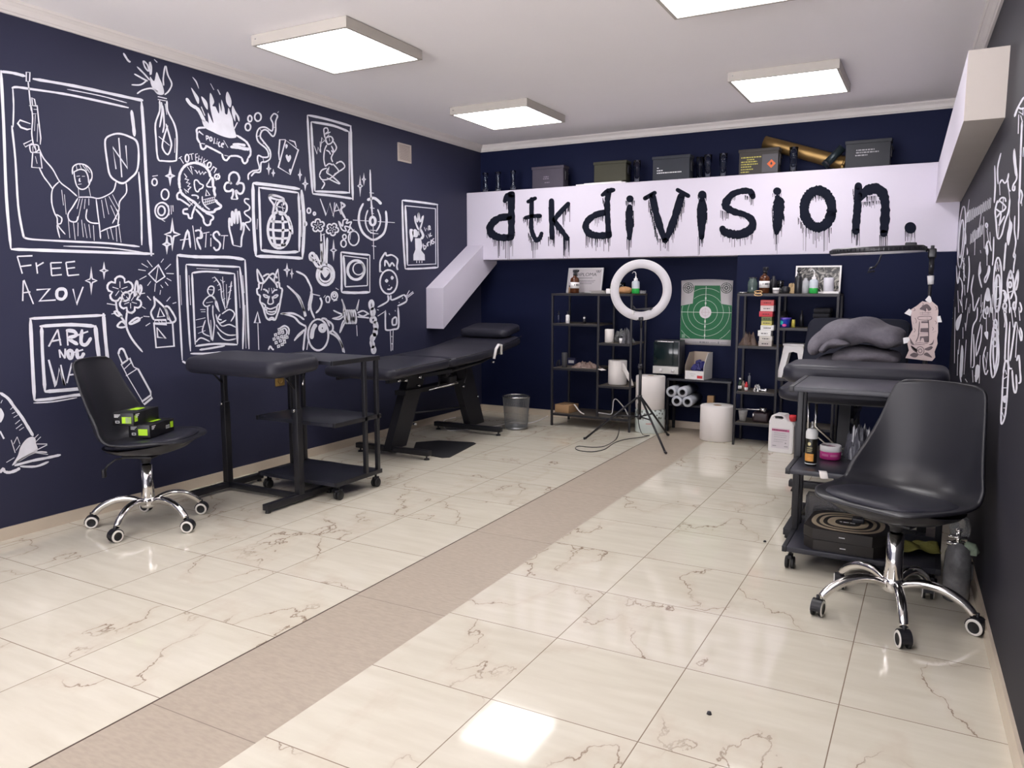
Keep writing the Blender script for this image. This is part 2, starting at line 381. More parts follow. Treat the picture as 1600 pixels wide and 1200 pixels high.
# ------------------------------------------------------------------ painted murals: brush strokes lying on the walls
# each drawing is written in the frame of a close-up crop (x0, y0, scale) and laid onto the wall it is painted on
CROP = {'A': (0, 80, 3.53), 'B': (180, 80, 3.53), 'D': (380, 160, 4.286), 'F': (0, 380, 3.157), 'G': (160, 360, 4.286), 'H': (380, 360, 5.333),
        'P': (270, 120, 8.571), 'K': (260, 230, 7.057), 'J': (0, 600, 8.0), 'R': (1480, 140, 6.667), 'S': (1480, 310, 6.667), 'T': (1480, 480, 5.714),
        'L': (740, 270, 7.273), 'M': (900, 270, 7.273), 'N': (1100, 270, 8.0), 'O': (1280, 260, 8.0), 'I': (0, 0, 1.0)}
def smooth_pts(P, closed, n=4):
    if len(P) < 3: return P
    out = []; K = len(P)
    for i in range(K if closed else K-1):
        g = (lambda j: P[j % K]) if closed else (lambda j: P[min(max(j, 0), K-1)])
        a, b, c, d = g(i-1), g(i), g(i+1), g(i+2)
        for k in range(n):
            t = k/n
            out.append(tuple(0.5*((2*b[q])+(-a[q]+c[q])*t+(2*a[q]-5*b[q]+4*c[q]-d[q])*t*t+(-a[q]+3*b[q]-3*c[q]+d[q])*t**3) for q in range(len(b))))
    if not closed: out.append(P[-1])
    return out
def parse(txt):
    return [tuple(float(c) for c in p.split(',')) for p in txt.split()]
class Draw:
    def __init__(s, key, surf): s.k = CROP[key]; s.surf = surf; s.mb = MB()
    def uv(s, p): return (s.k[0]+p[0]/s.k[2], s.k[1]+p[1]/s.k[2])
    def ribbon(s, P, W, closed=False, taper=True):
        K = len(P); L = []; R = []
        for i in range(K):
            a, b = (P[i-1] if (i or closed) else P[0]), (P[(i+1) % K] if (i < K-1 or closed) else P[-1])
            dx, dy = b[0]-a[0], b[1]-a[1]; l = math.hypot(dx, dy) or 1; nx, ny = -dy/l, dx/l
            w_ = W[i]/2*(0.88+0.24*random.random())
            if taper and not closed and (i == 0 or i == K-1): w_ *= 0.45
            L.append((P[i][0]+nx*w_, P[i][1]+ny*w_)); R.append((P[i][0]-nx*w_, P[i][1]-ny*w_))
        vs = [s.surf(*p) for p in L]+[s.surf(*p) for p in R]
        s.mb.add(vs, [[i, (i+1) % K, K+(i+1) % K, K+i] for i in range(K if closed else K-1)])
    def go(s, txt, w=2.6):
        # strokes split by ';'. Prefix c = closed, f = filled, l = straight segments, wN = width
        for st in txt.split(';'):
            st = st.strip()
            if not st: continue
            closed = fill = False; sharp = False; ww = w
            toks = st.split()
            while ',' not in toks[0]:
                q = toks.pop(0)
                if q == 'c': closed = True
                elif q == 'f': fill = True
                elif q == 'l': sharp = True
                elif q[0] == 'w': ww = float(q[1:])
                elif q[0] == 'o':        # ellipse: o cx,cy,rx,ry[,tilt]
                    pass
            P = [tuple(float(c) for c in t.split(',')) for t in toks]
            if len(P) == 1 and len(P[0]) >= 4:
                cx, cy, rx, ry = P[0][:4]; ti = math.radians(P[0][4]) if len(P[0]) > 4 else 0
                n = 14 if rx*ry/s.k[2]**2 < 60 else 26
                E = []
                for i in range(n):
                    a = 2*PI*i/n; x, y = rx*math.cos(a), ry*math.sin(a)
                    E.append((cx+x*math.cos(ti)-y*math.sin(ti), cy+x*math.sin(ti)+y*math.cos(ti)))
                P = E; closed = True; sharp = True
            if not sharp: P = smooth_pts(P, closed or fill)
            P = [s.uv(p) for p in P]
            if fill:
                s.mb.add([s.surf(*p) for p in P], [list(range(len(P)))])
            else: s.ribbon(P, [ww]*len(P), closed)
        return s
    def star(s, cx, cy, rx, ry, w=2.2):
        q = 0.2
        s.go('c l %s' % ' '.join('%f,%f' % (cx+a*rx, cy+b*ry) for a, b in ((0, -1), (q*0.7, -q*1.1), (q*1.2, -q*0.6), (1, 0), (q*1.2, q*0.6), (q*0.7, q*1.1), (0, 1), (-q*0.7, q*1.1), (-q*1.2, q*0.6), (-1, 0), (-q*1.2, -q*0.6), (-q*0.7, -q*1.1))), w); return s
    def flower(s, cx, cy, r, w=2.4, ph=0.3, n=5):
        P = []
        for i in range(n*6):
            a = ph+2*PI*i/(n*6); k = r*(0.62+0.38*abs(math.sin(n*(a-ph)/2))**0.6); P.append('%f,%f' % (cx+k*math.cos(a), cy+k*math.sin(a)))
        s.go('c l '+' '.join(P), w)
        for i in range(n):
            a = ph+2*PI*(i+0.5)/n; s.go('%f,%f %f,%f' % (cx+r*0.12*math.cos(a), cy+r*0.12*math.sin(a), cx+r*0.6*math.cos(a), cy+r*0.6*math.sin(a)), w*0.8)
        return s
    def done(s, name, label, parent, m=None): return s.mb.build(name, m or M_CHALK, parent, label=label)
def SL(u, v): return onx(u, v, XL+0.0015)
def SR(u, v): return onr(u, v, 0.0015)
def D(k): return Draw(k, SL)
WL = wall_left
d = D('A')
d.go('5,105 20,400 35,800 60,1090; 60,1092 300,1100 600,1110 850,1118; 780,275 795,480 810,760 835,1130', 4.6)
d.go('5,112 70,120 140,138; 180,152 400,190 600,232 720,258 790,272', 4.4)
d.go('70,200 75,300 72,420; w1.6 370,210 550,245 700,285; w2 350,1075 600,1085 800,1112; w3.4 65,410 85,600 100,850 125,1000 135,1030; w3.4 65,205 90,198 180,210 350,235 500,265 710,312; w5 725,325 735,400 742,470; w3 765,665 778,850 782,1070; w3 130,1025 180,1038 400,1050 600,1060 770,1078', 2.4)
d.done('drawn_frame', 'large double painted picture frame at the far left of the wall', WL)
d = D('A')
d.go('c l 145,115 165,117 163,168 145,166; 155,168 160,215 172,330; c l 175,255 190,265 198,305 180,300; 172,300 180,370 175,450 185,515 200,545; l 160,300 205,300 212,370 225,480 222,515; 180,345 200,345; 185,320 205,322; w2.8 l 168,400 110,380 98,398 115,420 150,432 170,428; l 175,490 130,512 140,528 182,505; c 165,520 170,555 190,558 212,545 210,520 185,515; 180,525 182,555; 195,522 197,552; c l 180,560 175,640 232,645 222,560; 195,580 205,620; 195,350 190,440; 208,400 205,500', 2.0)
d.go('215,535 240,590 290,650 330,720 380,760 425,800; 215,640 240,690 270,730 290,760; 400,680 402,640 430,622 470,628 500,655 508,690 500,720; 408,660 412,700 425,745 450,762 475,755 492,735 500,705; 420,630 425,655; 440,625 450,652; 455,628 480,660; 470,632 495,670; 410,665 440,652 470,660 485,690 490,730; 422,690 440,688; 452,690 468,690; 440,700 437,715 445,718; 430,735 450,732; 432,755 435,800; 490,750 500,800; 430,805 500,805 540,812 580,800 625,770 640,720; 695,725 697,780 660,830 655,880 620,950', 2.0)
d.go('325,720 290,760 285,830 300,890 315,920 320,960 360,1010; 310,900 340,920 335,950 315,960 330,1030; 340,765 350,850; 355,790 365,900; 375,905 385,1030; 430,810 400,860 375,900 385,935 420,940 430,910; 480,870 475,920 500,945 545,950; 440,812 425,870; 455,812 430,930; 470,815 465,870; 490,812 490,850; 530,815 540,900 548,960 555,1035; 405,945 415,1040; 430,945 430,1020; 450,930 460,1025; 465,950 480,1030; 490,955 500,1030; 515,960 520,1045; 555,995 600,975 640,965 660,955; 560,820 575,920; 580,810 600,900; 600,800 640,870; 620,790 655,860; 610,850 645,930; 640,870 655,900 650,960; 590,985 600,1035; 610,975 625,1040; 640,970 645,1050; 655,960 668,1055', 2.1)
d.go('c 585,480 620,460 660,455 710,470 755,500 765,580 755,660 720,700 680,728 640,715 605,680 590,600 580,520', 3.0)
d.go('l 640,650 622,530 703,645 694,520; 655,478 672,695', 4.2)
d.done('drawn_figure', 'painted robed figure raising a rifle and a round shield', WL)
d = D('F')
d.go('85,65 110,150; 85,65 160,62; 100,115 155,108; 178,95 185,150; 180,115 215,95; 250,97 255,160; 250,97 305,95; 252,125 300,122; 255,160 305,155; 325,95 335,160; 325,95 370,90; 330,125 370,120; 335,160 390,155; 115,185 112,285; 118,182 165,300; 112,245 150,240; l 180,230 245,225 195,285 275,280; c 290,228 318,228 326,252 310,275 285,270 280,245; l 360,225 378,300 410,215', 4.8)
d.done('lettering', 'hand painted words FREE AZOV', WL)
d = D('F').star(450, 185, 28, 68).star(513, 135, 20, 42); d.done('drawn_sparkles', None, WL)
d = D('F')
d.go('150,370 158,550 170,775; w4 145,372 300,365 520,355; 510,345 520,470 535,615; w4.4 170,775 250,768 370,750 450,745; 205,410 210,550 222,732; 195,410 350,402 470,410; w6 470,405 480,500 490,575; 220,732 350,722 440,712; w2 165,788 260,782 380,762', 5.4)
d.done('drawn_frame', 'painted double frame around the words ART NOT WAR', WL)
d = D('F')
d.go('285,425 240,510; 285,425 300,505; 250,485 300,475; 330,430 335,505; 325,430 365,435 375,455 340,470 385,500; 405,425 400,490 425,500 450,465; 380,455 435,435; 292,525 297,565; 292,525 320,568; 320,568 322,520; c 335,535 350,530 358,545 350,568 338,560; 380,520 382,560 400,565 415,540; 360,540 410,525; l 240,575 275,705 292,620 318,700 300,600; 355,590 330,690; 355,590 385,690; 340,650 380,645; 400,585 405,690; 400,590 430,600 415,640 445,690', 5.6)
d.done('lettering', 'hand painted words ART NOT WAR', WL)
d = D('G').flower(118, 395, 88, 3.2).flower(188, 478, 74, 3.2, 0.9)
d.go('w2.2 180,545 200,560; 165,540 160,640 200,730 270,815; 90,465 100,540 140,600 165,640; c 80,545 105,545 130,575 100,570; c 100,640 130,610 160,640 125,650; c 180,620 230,585 250,600 200,625; c 215,440 222,360 232,340 238,400; c 240,420 255,365 262,400 245,440; 30,490 90,500; 60,560 90,555; 205,615 270,580; 250,425 285,420', 3.0)
d.done('drawn_flower', 'painted twin blossom on a leafy stem', WL)
d = D('G')
d.go('c l 375,230 310,292 362,348 418,310; l 375,232 358,340; 300,200 335,245; 262,222 305,248; 240,262 290,270; 248,330 295,305; 302,370 325,340; 355,355 350,410; 390,365 405,385; 420,345 440,370; 430,320 462,338; 428,288 478,290; 420,262 458,225; 392,215 410,190; 390,400 385,430', 2.6)
d.done('drawn_pyramid', 'small painted pyramid with rays', WL)
d = D('G')
d.go('c l 345,620 470,620 480,775 360,785; c 420,520 445,515 490,590 475,615 455,605; 345,600 325,550 350,500 345,440; 345,450 400,500 430,540 440,600; c l 385,520 370,580 415,575; c l 350,600 350,625 430,630 425,600; w2 375,605 385,620; w2 395,605 402,622; w2 430,560 460,610; l 365,650 425,725 370,715 365,650; 300,440 325,468; 430,475 455,445; 470,490 495,482; 275,575 315,578; 290,640 320,620; 265,510 290,525', 3.0)
d.done('drawn_lighter', 'painted open lighter with a flame', WL)
d = D('G')
d.go('107,830 115,800 130,792 145,805 172,870; l 107,830 135,895 172,868; l 125,895 160,960; l 170,870 182,855 210,915; 130,890 180,858; 145,930 192,885; l 158,960 268,1145; l 210,915 240,930 322,1080 325,1105; c l 265,1147 325,1103 332,1122 280,1165; 158,975 228,930', 3.2)
d.done('drawn_cartridge', 'painted rifle cartridge leaning left', WL)
d = D('G')
d.go('500,165 510,400 535,870; w4.6 500,165 600,175 700,178 850,180 950,195; 955,195 965,400 982,795; 535,875 570,890 650,885; 560,230 570,500 590,810; 560,228 700,235 920,245; 920,245 945,500 940,795; 590,825 700,825 800,815; 650,800 720,790 820,772; 600,285 610,500 622,765; 600,285 700,275 885,290; 885,290 895,500 905,760; 622,775 750,760 905,765; w2 905,270 922,520; w2 955,500 962,790; w2 580,300 590,500; w2 630,255 780,262; w2 940,300 950,420; w2 520,300 530,500', 3.2)
d.done('drawn_frame', 'tall triple painted frame behind the padded stand', WL)
d = D('G')
d.go('c 705,400 720,375 745,380 745,415 730,435 712,425; 705,395 748,400; 720,435 690,460 675,490 695,510 722,500; 715,440 735,440 755,460 760,500 785,545; 705,510 705,560 710,610 720,660 730,735; 740,500 740,560 750,620 745,680 738,740; 725,600 735,730; 735,440 765,480 780,540; 695,485 740,478; 805,310 820,530; 750,310 790,370 800,450 825,530; 865,340 850,440 830,520; 830,360 835,520; 735,320 755,312; 745,345 765,330; 770,370 790,355; 775,400 800,390; 790,330 808,345; 820,340 802,352; 795,420 815,400; 845,380 860,372; 840,420 860,400; 870,370 860,380; 865,400 850,412; 800,470 822,455; 840,470 860,455; 625,600 690,585; 800,560 850,530 885,560 860,610; 760,560 780,620 830,600; 770,600 800,640 850,630 895,650; 760,630 790,670 840,700 895,700; 770,680 800,720 840,735 895,725; 630,650 680,640; 640,690 690,670; 625,750 660,720 720,745; 690,600 670,680 720,710; 655,530 690,530; 660,545 690,545; 790,560 775,590 800,600', 2.0)
d.done('drawn_figure', 'painted bather standing by reeds and waves', WL)
d = D('B')
d.go('245,272 245,330 222,400 225,480 235,590 265,605 330,605 338,580 340,470 325,400 290,330 285,272; w3.4 l 235,250 285,262; l 235,266 280,274; 255,280 258,340 245,420; 275,290 285,350; 290,410 270,470 260,530 290,570 310,520 300,470 280,400; 240,470 300,520; 262,300 270,400 262,450; w1.6 330,480 328,560', 2.6)
d.done('drawn_bottle', 'painted bottle with a burning rag', WL)
d = D('B')
d.go('f 232,236 200,190 192,140 215,165 228,115 245,150 262,190 268,236; w3 45,10 70,50 85,60; 120,85 165,130 190,160; 105,125 150,150 180,165; 90,185 140,185 175,160; 120,235 150,215 200,205 235,225; 275,80 265,150 268,190; 280,80 290,130 312,180 295,220 272,240; c 155,55 178,75 185,110 165,90; c 190,60 200,90 195,130; w3 215,45 232,62', 2.4)
d.done('drawn_flames', None, WL)
d = D('P')
d.go('450,680 350,685 320,710 325,770 330,830 365,890; l 335,760 350,730 410,780; 365,885 380,950 410,970 445,940 440,915; 440,920 540,970 655,1030; 660,1030 675,1090 715,1120 750,1085 765,1060; 765,1062 860,1060 930,1090; 925,1090 940,1140 965,1160 995,1135 1005,1090; 1005,1090 1040,1040 1035,960 1000,890 960,850 850,780; w4 800,905 900,905 975,922; w5 770,938 880,945 950,962 1025,970; 380,890 430,900; w2 690,1050 740,1062', 3.0)
d.go('445,785 450,850; 445,790 475,800 470,825 450,825; c 500,810 520,815 525,850 505,860 495,835; l 560,815 550,895 585,888; 595,855 590,905; w4 598,832 602,838; 632,872 612,890 620,930 640,928; 655,910 680,905 675,890 655,900 655,935 678,945; l 680,850 740,950', 2.0)
d.done('drawn_car', 'painted car lettered police with a burning roof', WL)
d = D('P')
d.go('f 430,680 390,575 460,600 480,620 470,480 520,580 545,610 500,400 500,215 555,330 530,390 570,400 590,440 620,490 620,345 655,470 650,305 690,420 700,490 730,500 745,415 770,480 800,560 810,640 830,720 850,790 840,815 760,820 650,790 540,740; w5 180,285 240,370 320,420 360,470 400,550 430,600; f 245,150 300,210 350,290 335,360; f 260,0 320,60 350,165 310,80; f 380,265 430,300 465,360 465,440 420,380; f 735,200 785,320 770,410 720,350 710,255; f 800,385 840,460 890,540 885,600 840,500 835,600 790,480; w4 865,610 820,700; w4 600,170 635,240; w2 505,90 550,175; w3 380,400 430,520', 3)
d.done('drawn_flames', None, WL)
d = D('K')
d.go('150,460 140,380 150,290 200,210 270,178 340,175 420,210 470,270 485,330; 485,330 510,350 515,430 530,450 525,480 540,540; 150,460 170,510 230,560 300,600 350,650 400,690 450,715 520,715 540,690 590,670 600,645 560,610 545,580', 4.0)
d.go('c 310,370 340,365 370,400 405,420 395,450 365,465 350,490 325,480 310,430; 490,340 465,385 445,415 455,435 500,440; c l 440,470 435,535 480,530; 395,540 400,600 430,650 480,690; 405,580 545,545; 420,640 550,600; 412,610 548,575; 430,575 435,635; 450,570 455,630; 470,566 475,626; 490,560 496,620; 510,555 516,612; 530,550 536,608; l 195,290 225,330 205,350 245,360 220,390 260,400 235,430 270,440 240,470 245,500 195,460 220,510; l 230,215 290,300 265,205 300,225; l 310,250 330,265 340,290 360,260 375,300 400,270 410,300 430,275 445,280; 275,530 320,530 350,545 345,570; 370,600 355,625; 380,650 372,662; 405,665 398,680', 2.2)
d.go('155,490 120,520 125,570 160,580 262,650; 300,600 245,660; 320,640 285,740 280,780 250,780 235,740 190,730 190,690 240,680; 320,680 400,770 415,830 445,860 480,850 490,810 515,790 505,755 430,725; w2 230,580 290,640', 3.0)
d.done('drawn_skull', 'painted skull over crossed bones', WL)
d = D('K')
d.go('135,125 170,100; 150,115 190,180; 228,122,20,42; 250,80 300,70; 275,75 285,140; 320,75 325,155; 320,78 345,72; 322,115 345,110; 325,155 345,150; 360,90 350,160; 395,105 380,170; 357,130 388,135; 420,125 400,185; l 455,140 410,165 430,200; 472,195,20,30,20; l 485,265 520,215 550,235 525,285; 560,325,28,26,20; 545,368 582,285', 2.4)
d.done('lettering', 'arched hand painted word above the skull', WL)
d = D('K').go('735,460 700,485 655,480 640,440 660,395 705,390 715,405 692,370 695,310 730,278 775,285 800,325 800,365 775,410 805,395 845,405 855,455 835,505 800,510 765,470; 735,460 735,520 715,572; 715,572 785,575; 785,575 770,525 765,470', 3.2); d.done('drawn_club', 'painted club suit sign', WL)
d = D('K').go('735,1080 715,980 695,900 690,800 705,790 715,855 725,845 720,730 735,720 750,845 760,702 775,705 785,845 790,730 805,720 825,860 820,915 840,840 855,850 850,930 830,1000 825,1100; 735,1080 825,1100', 2.8); d.done('drawn_hand', 'painted open hand', WL)
d = D('K').go('915,575 870,570 865,605 915,650 910,690 865,710 870,740 925,785 920,820 870,835 885,870 920,920', 2.4); d.done('drawn_squiggle', None, WL)
d = D('K').go('175,1130 235,915 265,1110; 150,1025 255,1010; 290,865 325,1130; 380,880 370,1010; 315,925 360,915 390,950 385,1000 335,1010 380,1130; 405,950 475,935; 440,950 430,1105; 490,1000 490,1095; w4 488,962 493,970; 590,975 560,930 520,955 530,1000 590,1060 580,1120 545,1135 520,1100; 600,975 680,975; 640,970 625,1125', 3.0); d.done('lettering', 'hand painted word ARTIST', WL)
d = D('B').star(315, 1010, 42, 88, 3).star(285, 1065, 22, 52, 3).star(303, 688, 25, 52, 3)
d.go('743,372,11,17; 787,363,18,23; 732,418,15,20; 217,722,14,19; 275,790,21,29; 258,880,38,45; 255,880,20,26; 295,850 298,905; 308,850 310,900; 318,850 320,885; 205,690 235,685; 250,925 275,940', 2.6)
d.done('drawn_bubbles', None, WL)
d = D('B').go('735,710 735,680 760,660 795,650 785,600 790,575 815,585 845,580 835,540 790,500 780,460 795,425 830,420 865,440 870,400 858,370 875,345 890,350; 750,690 770,668 800,665 805,615 830,610 855,590 852,545 815,495 800,470 810,440 835,435 870,470 885,440 885,390 895,360 890,350; w2 895,340 902,332; w1.8 815,590 820,610; w1.8 840,560 852,565; w1.8 835,530 850,530; w1.8 815,510 830,505; w1.8 785,470 800,465; w1.8 800,430 810,445; w1.8 845,430 845,445; w1.8 870,420 885,420', 2.4); d.done('drawn_snake', 'painted wriggling snake', WL)
d = D('B').go('c l 940,490 1010,545 965,680 900,640; l 940,488 908,488 902,560 905,600; f 940,580 948,570 955,580 965,572 970,590 955,612; f 938,520 945,512 952,522 943,538; f 958,655 965,648 972,658 963,672; l 960,490 990,500 1000,530', 2.4).star(847, 648, 11, 33).star(872, 672, 8, 20); d.done('drawn_cards', 'painted ace of hearts playing cards', WL)
d = D('D')
d.go('65,540 70,800 85,1030; 65,540 200,555 380,580; 390,585 408,800 397,1040; 85,1030 250,1035 400,1045; w3.4 105,565 112,780 120,990; w3.4 105,570 250,588 370,605; w3.6 370,605 378,800 375,1000; w4.5 120,990 250,1005 370,1000; w2 385,720 390,900; w2 95,780 92,850', 4.8); d.done('drawn_frame', 'painted frame around the grenade', WL)
d = D('D')
d.go('240,855,75,122; 175,795 240,800 300,800; 162,850 240,858 315,855; 168,905 240,912 312,908; 190,950 240,956 292,952; 210,745 200,850 215,965; 262,760 268,850 258,968', 4.0)
d.go('195,750 205,690 180,650 180,620 265,640 270,690; c 180,620 265,640 255,655 190,640; 258,705,35,45; w2 235,700 280,710; w2 258,680 268,730; 300,760 325,830 328,880 315,850; 205,695 250,700; 210,740 240,742; 225,650 210,690', 3.2); d.done('drawn_grenade', 'painted hand grenade with a ring', WL)
d = D('D').go('430,85 445,350 465,610; 430,85 550,110 725,160; 720,160 725,400 735,655; 465,612 600,625 735,645; 455,130 468,380 480,595; 455,130 600,155 705,195; 708,195 712,610; 480,595 600,600 710,605', 3.6); d.done('drawn_frame', 'narrow painted frame around a seated figure', WL)
d = D('D').go('l 475,290 495,345 502,300 518,335 515,262; l 520,300 527,235 555,268; 522,275 545,255; 548,240 540,180 562,172 568,195 548,212 585,198; w2.2 c 560,270 553,240 585,228 602,250 590,272 570,280; 575,235 580,260; 560,230 575,215; 595,250 625,300 605,335 590,320; 560,285 545,320 540,380 550,430; 590,290 605,330 590,370 600,400; 550,430 575,410 600,420; 570,440 560,470 590,490 645,540 630,540 560,505; 600,410 640,460 610,480; 555,320 575,330 585,350; 510,490 530,518 580,510 630,470 680,432 655,395 620,412; 510,490 525,455 560,440; 650,460 660,455; 530,525 545,545 525,580; 625,400 660,400; 575,430 570,470', 2.0); d.done('drawn_figure', 'painted woman riding a bomb with the word WAR', WL)
d = D('D').go('l 515,645 555,755 580,675 605,765 612,670; l 600,760 625,680 655,750; 605,730 645,720; 655,665 662,750; 650,668 680,690 655,718 685,780', 3.2).star(783, 560, 15, 70).star(808, 515, 12, 40).star(415, 545, 18, 45).star(380, 485, 10, 40).star(605, 990, 20, 70)
d.go('440,725,12,17; 477,745,7,10; 418,813,7,12', 2.4); d.done('lettering', 'hand painted word WAR below the narrow frame', WL)
d = D('D').flower(500, 825, 44, 2.6).flower(597, 850, 42, 2.6, 0.8)
d.go('520,870 525,1000 530,1090; 540,880 545,1000 540,1080; 520,890 548,880', 2.4); d.done('drawn_flowers', 'painted blossoms standing in a flask', WL)
d = D('H').go('685,370,70,85; w3 685,370,50,58; 650,90 655,200 650,285; w4 700,60 695,200 692,285; 692,285 735,320; 575,218,20,30; 560,215 610,290 640,320; 600,200 625,250 652,285; w3 595,258 620,240; w3 605,275 632,262; f 640,330 660,310 690,322 720,345 700,380 680,395 660,365', 4.2); d.done('drawn_flask', 'painted round flask with a side neck', WL)
d = D('D').go('c 640,795 665,830 670,790 700,785 690,810 725,800 715,830 735,860 700,870 715,840 680,830 690,860 660,850; 740,910,35,48; w2 720,880 715,920; 672,945,18,24; 678,900,12,15; 730,860 745,850', 2.2); d.done('drawn_cherries', None, WL)
d = D('D').go('850,450 855,620 865,760; 870,830 875,1050; 735,788 850,795; 902,798 1015,805; w3.4 805,675 780,730 775,800 800,870 845,910 875,920 910,905 945,870 960,800 955,725; w4.4 830,655 870,640 900,655 925,682; w2.2 835,720 820,770 822,820 845,865 885,880; 900,715 918,770 915,820 890,865; w4 867,795,18,28; 845,605 875,608; 850,705 880,710; 858,745 875,745; 850,875 905,880; 862,960 890,965; 860,680 866,700; 850,855 890,858', 2.4); d.done('drawn_crosshair', 'painted gun sight crosshair', WL)
d = D('D').go('1065,655 1072,900 1085,1115; 1065,655 1180,668 1305,685; 1300,680 1305,1105; 1085,1115 1200,1112 1305,1105; 1085,690 1095,900 1100,1090; 1085,692 1290,712; 1288,712 1290,1085; 1100,1090 1290,1082', 3.0); d.done('drawn_frame', 'painted frame nearest the white sloping stub', WL)
d = D('D').go('f l 1150,910 1190,910 1200,960 1192,990 1215,1020 1217,1058 1140,1058 1140,1020 1153,985; f 1150,848 1172,870 1165,902 1140,898 1132,868; f 1115,850 1140,855 1138,905 1125,935 1115,890; w4 1190,915 1205,890 1180,840; 1175,735 1165,800 1150,760 1155,805 1175,855; 1175,735 1185,800 1205,760 1195,815 1180,855; 1162,1060 1162,1075; 1180,1060 1180,1075; 1197,1060 1197,1075; 1175,860 1178,890', 2.6)
d.go('l 1212,835 1222,862 1228,842 1238,858 1238,828; 1240,845 1252,838 1245,825 1240,850 1258,848; 1225,890 1235,910; l 1238,880 1248,905; 1255,872 1250,895 1265,890; 1205,945 1212,985 1225,965 1208,958; 1228,945 1232,965; 1238,965 1235,940 1250,935; 1255,960 1258,920 1265,950; 1278,910 1265,925 1280,935 1268,950', 1.7); d.done('drawn_figure', 'painted girl in a dress with a bird and small writing', WL)
d = D('H').go('115,320 125,420 150,440; 115,320 160,400 165,435 130,440; 290,320 260,400 265,435 300,430; 290,320 300,425; 165,385 200,365 215,380 160,450; 215,380 250,360 285,400; 215,385 270,440 285,480; 130,440 130,480 115,490 120,530 140,545 140,590 165,640 190,720 215,745 240,740 265,745 280,710 300,650 310,590 318,545 325,490 305,475 300,430; 160,450 150,500', 2.8)
d.go('165,490 195,500 210,525; 240,525 260,500 285,495; c 170,535 200,545 210,560 180,555; c 245,560 270,540 290,540 270,560; 220,545 205,600 225,615 250,600 240,550; 150,600 185,625 180,655 200,670; 310,600 285,625 280,660 265,680; 190,640 225,655 280,635; 195,650 200,690 240,700 270,685 280,645; 205,675 240,680 265,672; 215,735 240,725 260,735; 180,485 190,510; 215,480 215,510; 235,480 240,510; 255,480 262,500; 200,605 210,590; 245,590 255,605', 2.2).star(365, 330, 25, 55, 2.4).star(405, 360, 11, 40, 2); d.done('drawn_mask', 'painted horned demon mask', WL)
d = D('H').go('625,870,85,130; 660,815,28,32; 660,815,13,16; w6 608,780 580,830 570,905; 440,340 510,375 545,430 570,500 550,600 545,670; 365,460 430,520 470,580 500,650 525,715; 420,510 470,560 500,640 515,720; 310,695 400,690 460,710 510,745; 320,690 420,720 470,770 525,800; 425,920 470,860 520,825; 525,800 510,900 500,1000; 545,900 530,995; 560,510 575,540 560,640 595,735; 575,530 640,545; 640,560 655,600 640,650 605,690; 680,740 740,780 745,830 715,850; 715,850 770,880 810,930 845,1020; 740,830 790,880 825,960 832,1015; 650,735 690,740 720,800; 440,905 500,850', 3.0)
d.go('705,575,16,26; 760,545,26,34; 760,540,11,15; 670,560 685,540; 770,480 795,495; 690,600 720,602; 750,590 785,580', 2.2); d.done('drawn_spider', 'painted spider with an eyeball body', WL)
d = D('H').go('815,180 820,350 820,515; 815,180 940,195 1055,205; 1055,205 1055,515; w4 820,515 930,520 1055,515; 835,210 1035,235; 835,210 845,340 850,470; 1035,235 1035,460; w4 850,470 1035,460; w4 940,330,70,80; w2 960,320,45,50', 3.2); d.done('drawn_frame', 'small painted frame with a ball inside', WL)
d = D('H').go('1212,430,72,100; 1140,350 1140,300 1145,250 1185,185 1195,210 1240,205 1285,240 1280,300 1288,330; 1180,300 1185,250 1210,280 1220,300 1240,270 1262,300; 1135,330 1162,350; f 1195,404 1210,420 1195,436 1180,420; f 1240,378 1255,395 1240,412 1228,395; 1200,490 1225,490 1240,470; 1215,455 1218,462; 1205,540 1205,590 1120,640; 1230,540 1240,580 1340,535; 1340,535 1360,560 1355,595 1285,630; 1360,545 1385,500; 1365,550 1415,510; 1370,560 1420,520; 1185,665 1185,800 1195,830 1250,825 1295,800 1290,640; 1120,715 1190,670; 1225,835 1232,1005; 1250,830 1245,1000; c 1245,740 1275,725 1275,780 1245,785; 1215,690 1222,705; 1265,665 1268,675; 1295,600 1305,602; 1330,560 1325,570; 1237,880 1239,890; 1238,940 1240,950; 1115,660 1130,665', 2.6); d.done('drawn_scarecrow', 'painted scarecrow with spiky hair', WL)
d = D('H')
for cx, cy, rx, ry, t_ in ((1068, 620, 15, 36, 0), (1080, 680, 13, 30, 0), (1083, 745, 20, 22, 20), (1105, 795, 12, 30, -5), (1100, 848, 11, 28, 8), (1082, 890, 12, 30, 25), (1075, 945, 10, 30, -10), (1087, 995, 13, 25, 0)): d.go('w4.2 %f,%f,%f,%f,%f' % (cx, cy, rx, ry, t_))
d.done('drawn_chain', None, WL)
d = D('H')
for x in (855, 872, 890, 910, 930): d.go('w2.4 %d,720,11,58,-6' % x)
d.go('820,570 845,640 850,680; 820,570 838,630 835,690; 965,575 940,660; 965,580 950,670; 805,855 845,770 860,740; 805,855 825,775 845,745; 950,880 945,790; 750,665 800,690 840,700; 740,735 800,720 840,690; 745,735 800,740 835,715; 950,690 1000,670 1050,700; 950,720 1010,725 1050,730; 960,700 1000,715 1045,690', 2.4); d.done('drawn_barbed_wire', 'painted twist of barbed wire', WL)
d = D('H').go('c l 120,680 95,770 140,770; 122,775 130,995', 3.0); d.done('drawn_arrow', None, WL)
d = D('H').go('300,820 345,795 380,820 378,870; 315,830 345,815 365,840 360,870', 2.6)
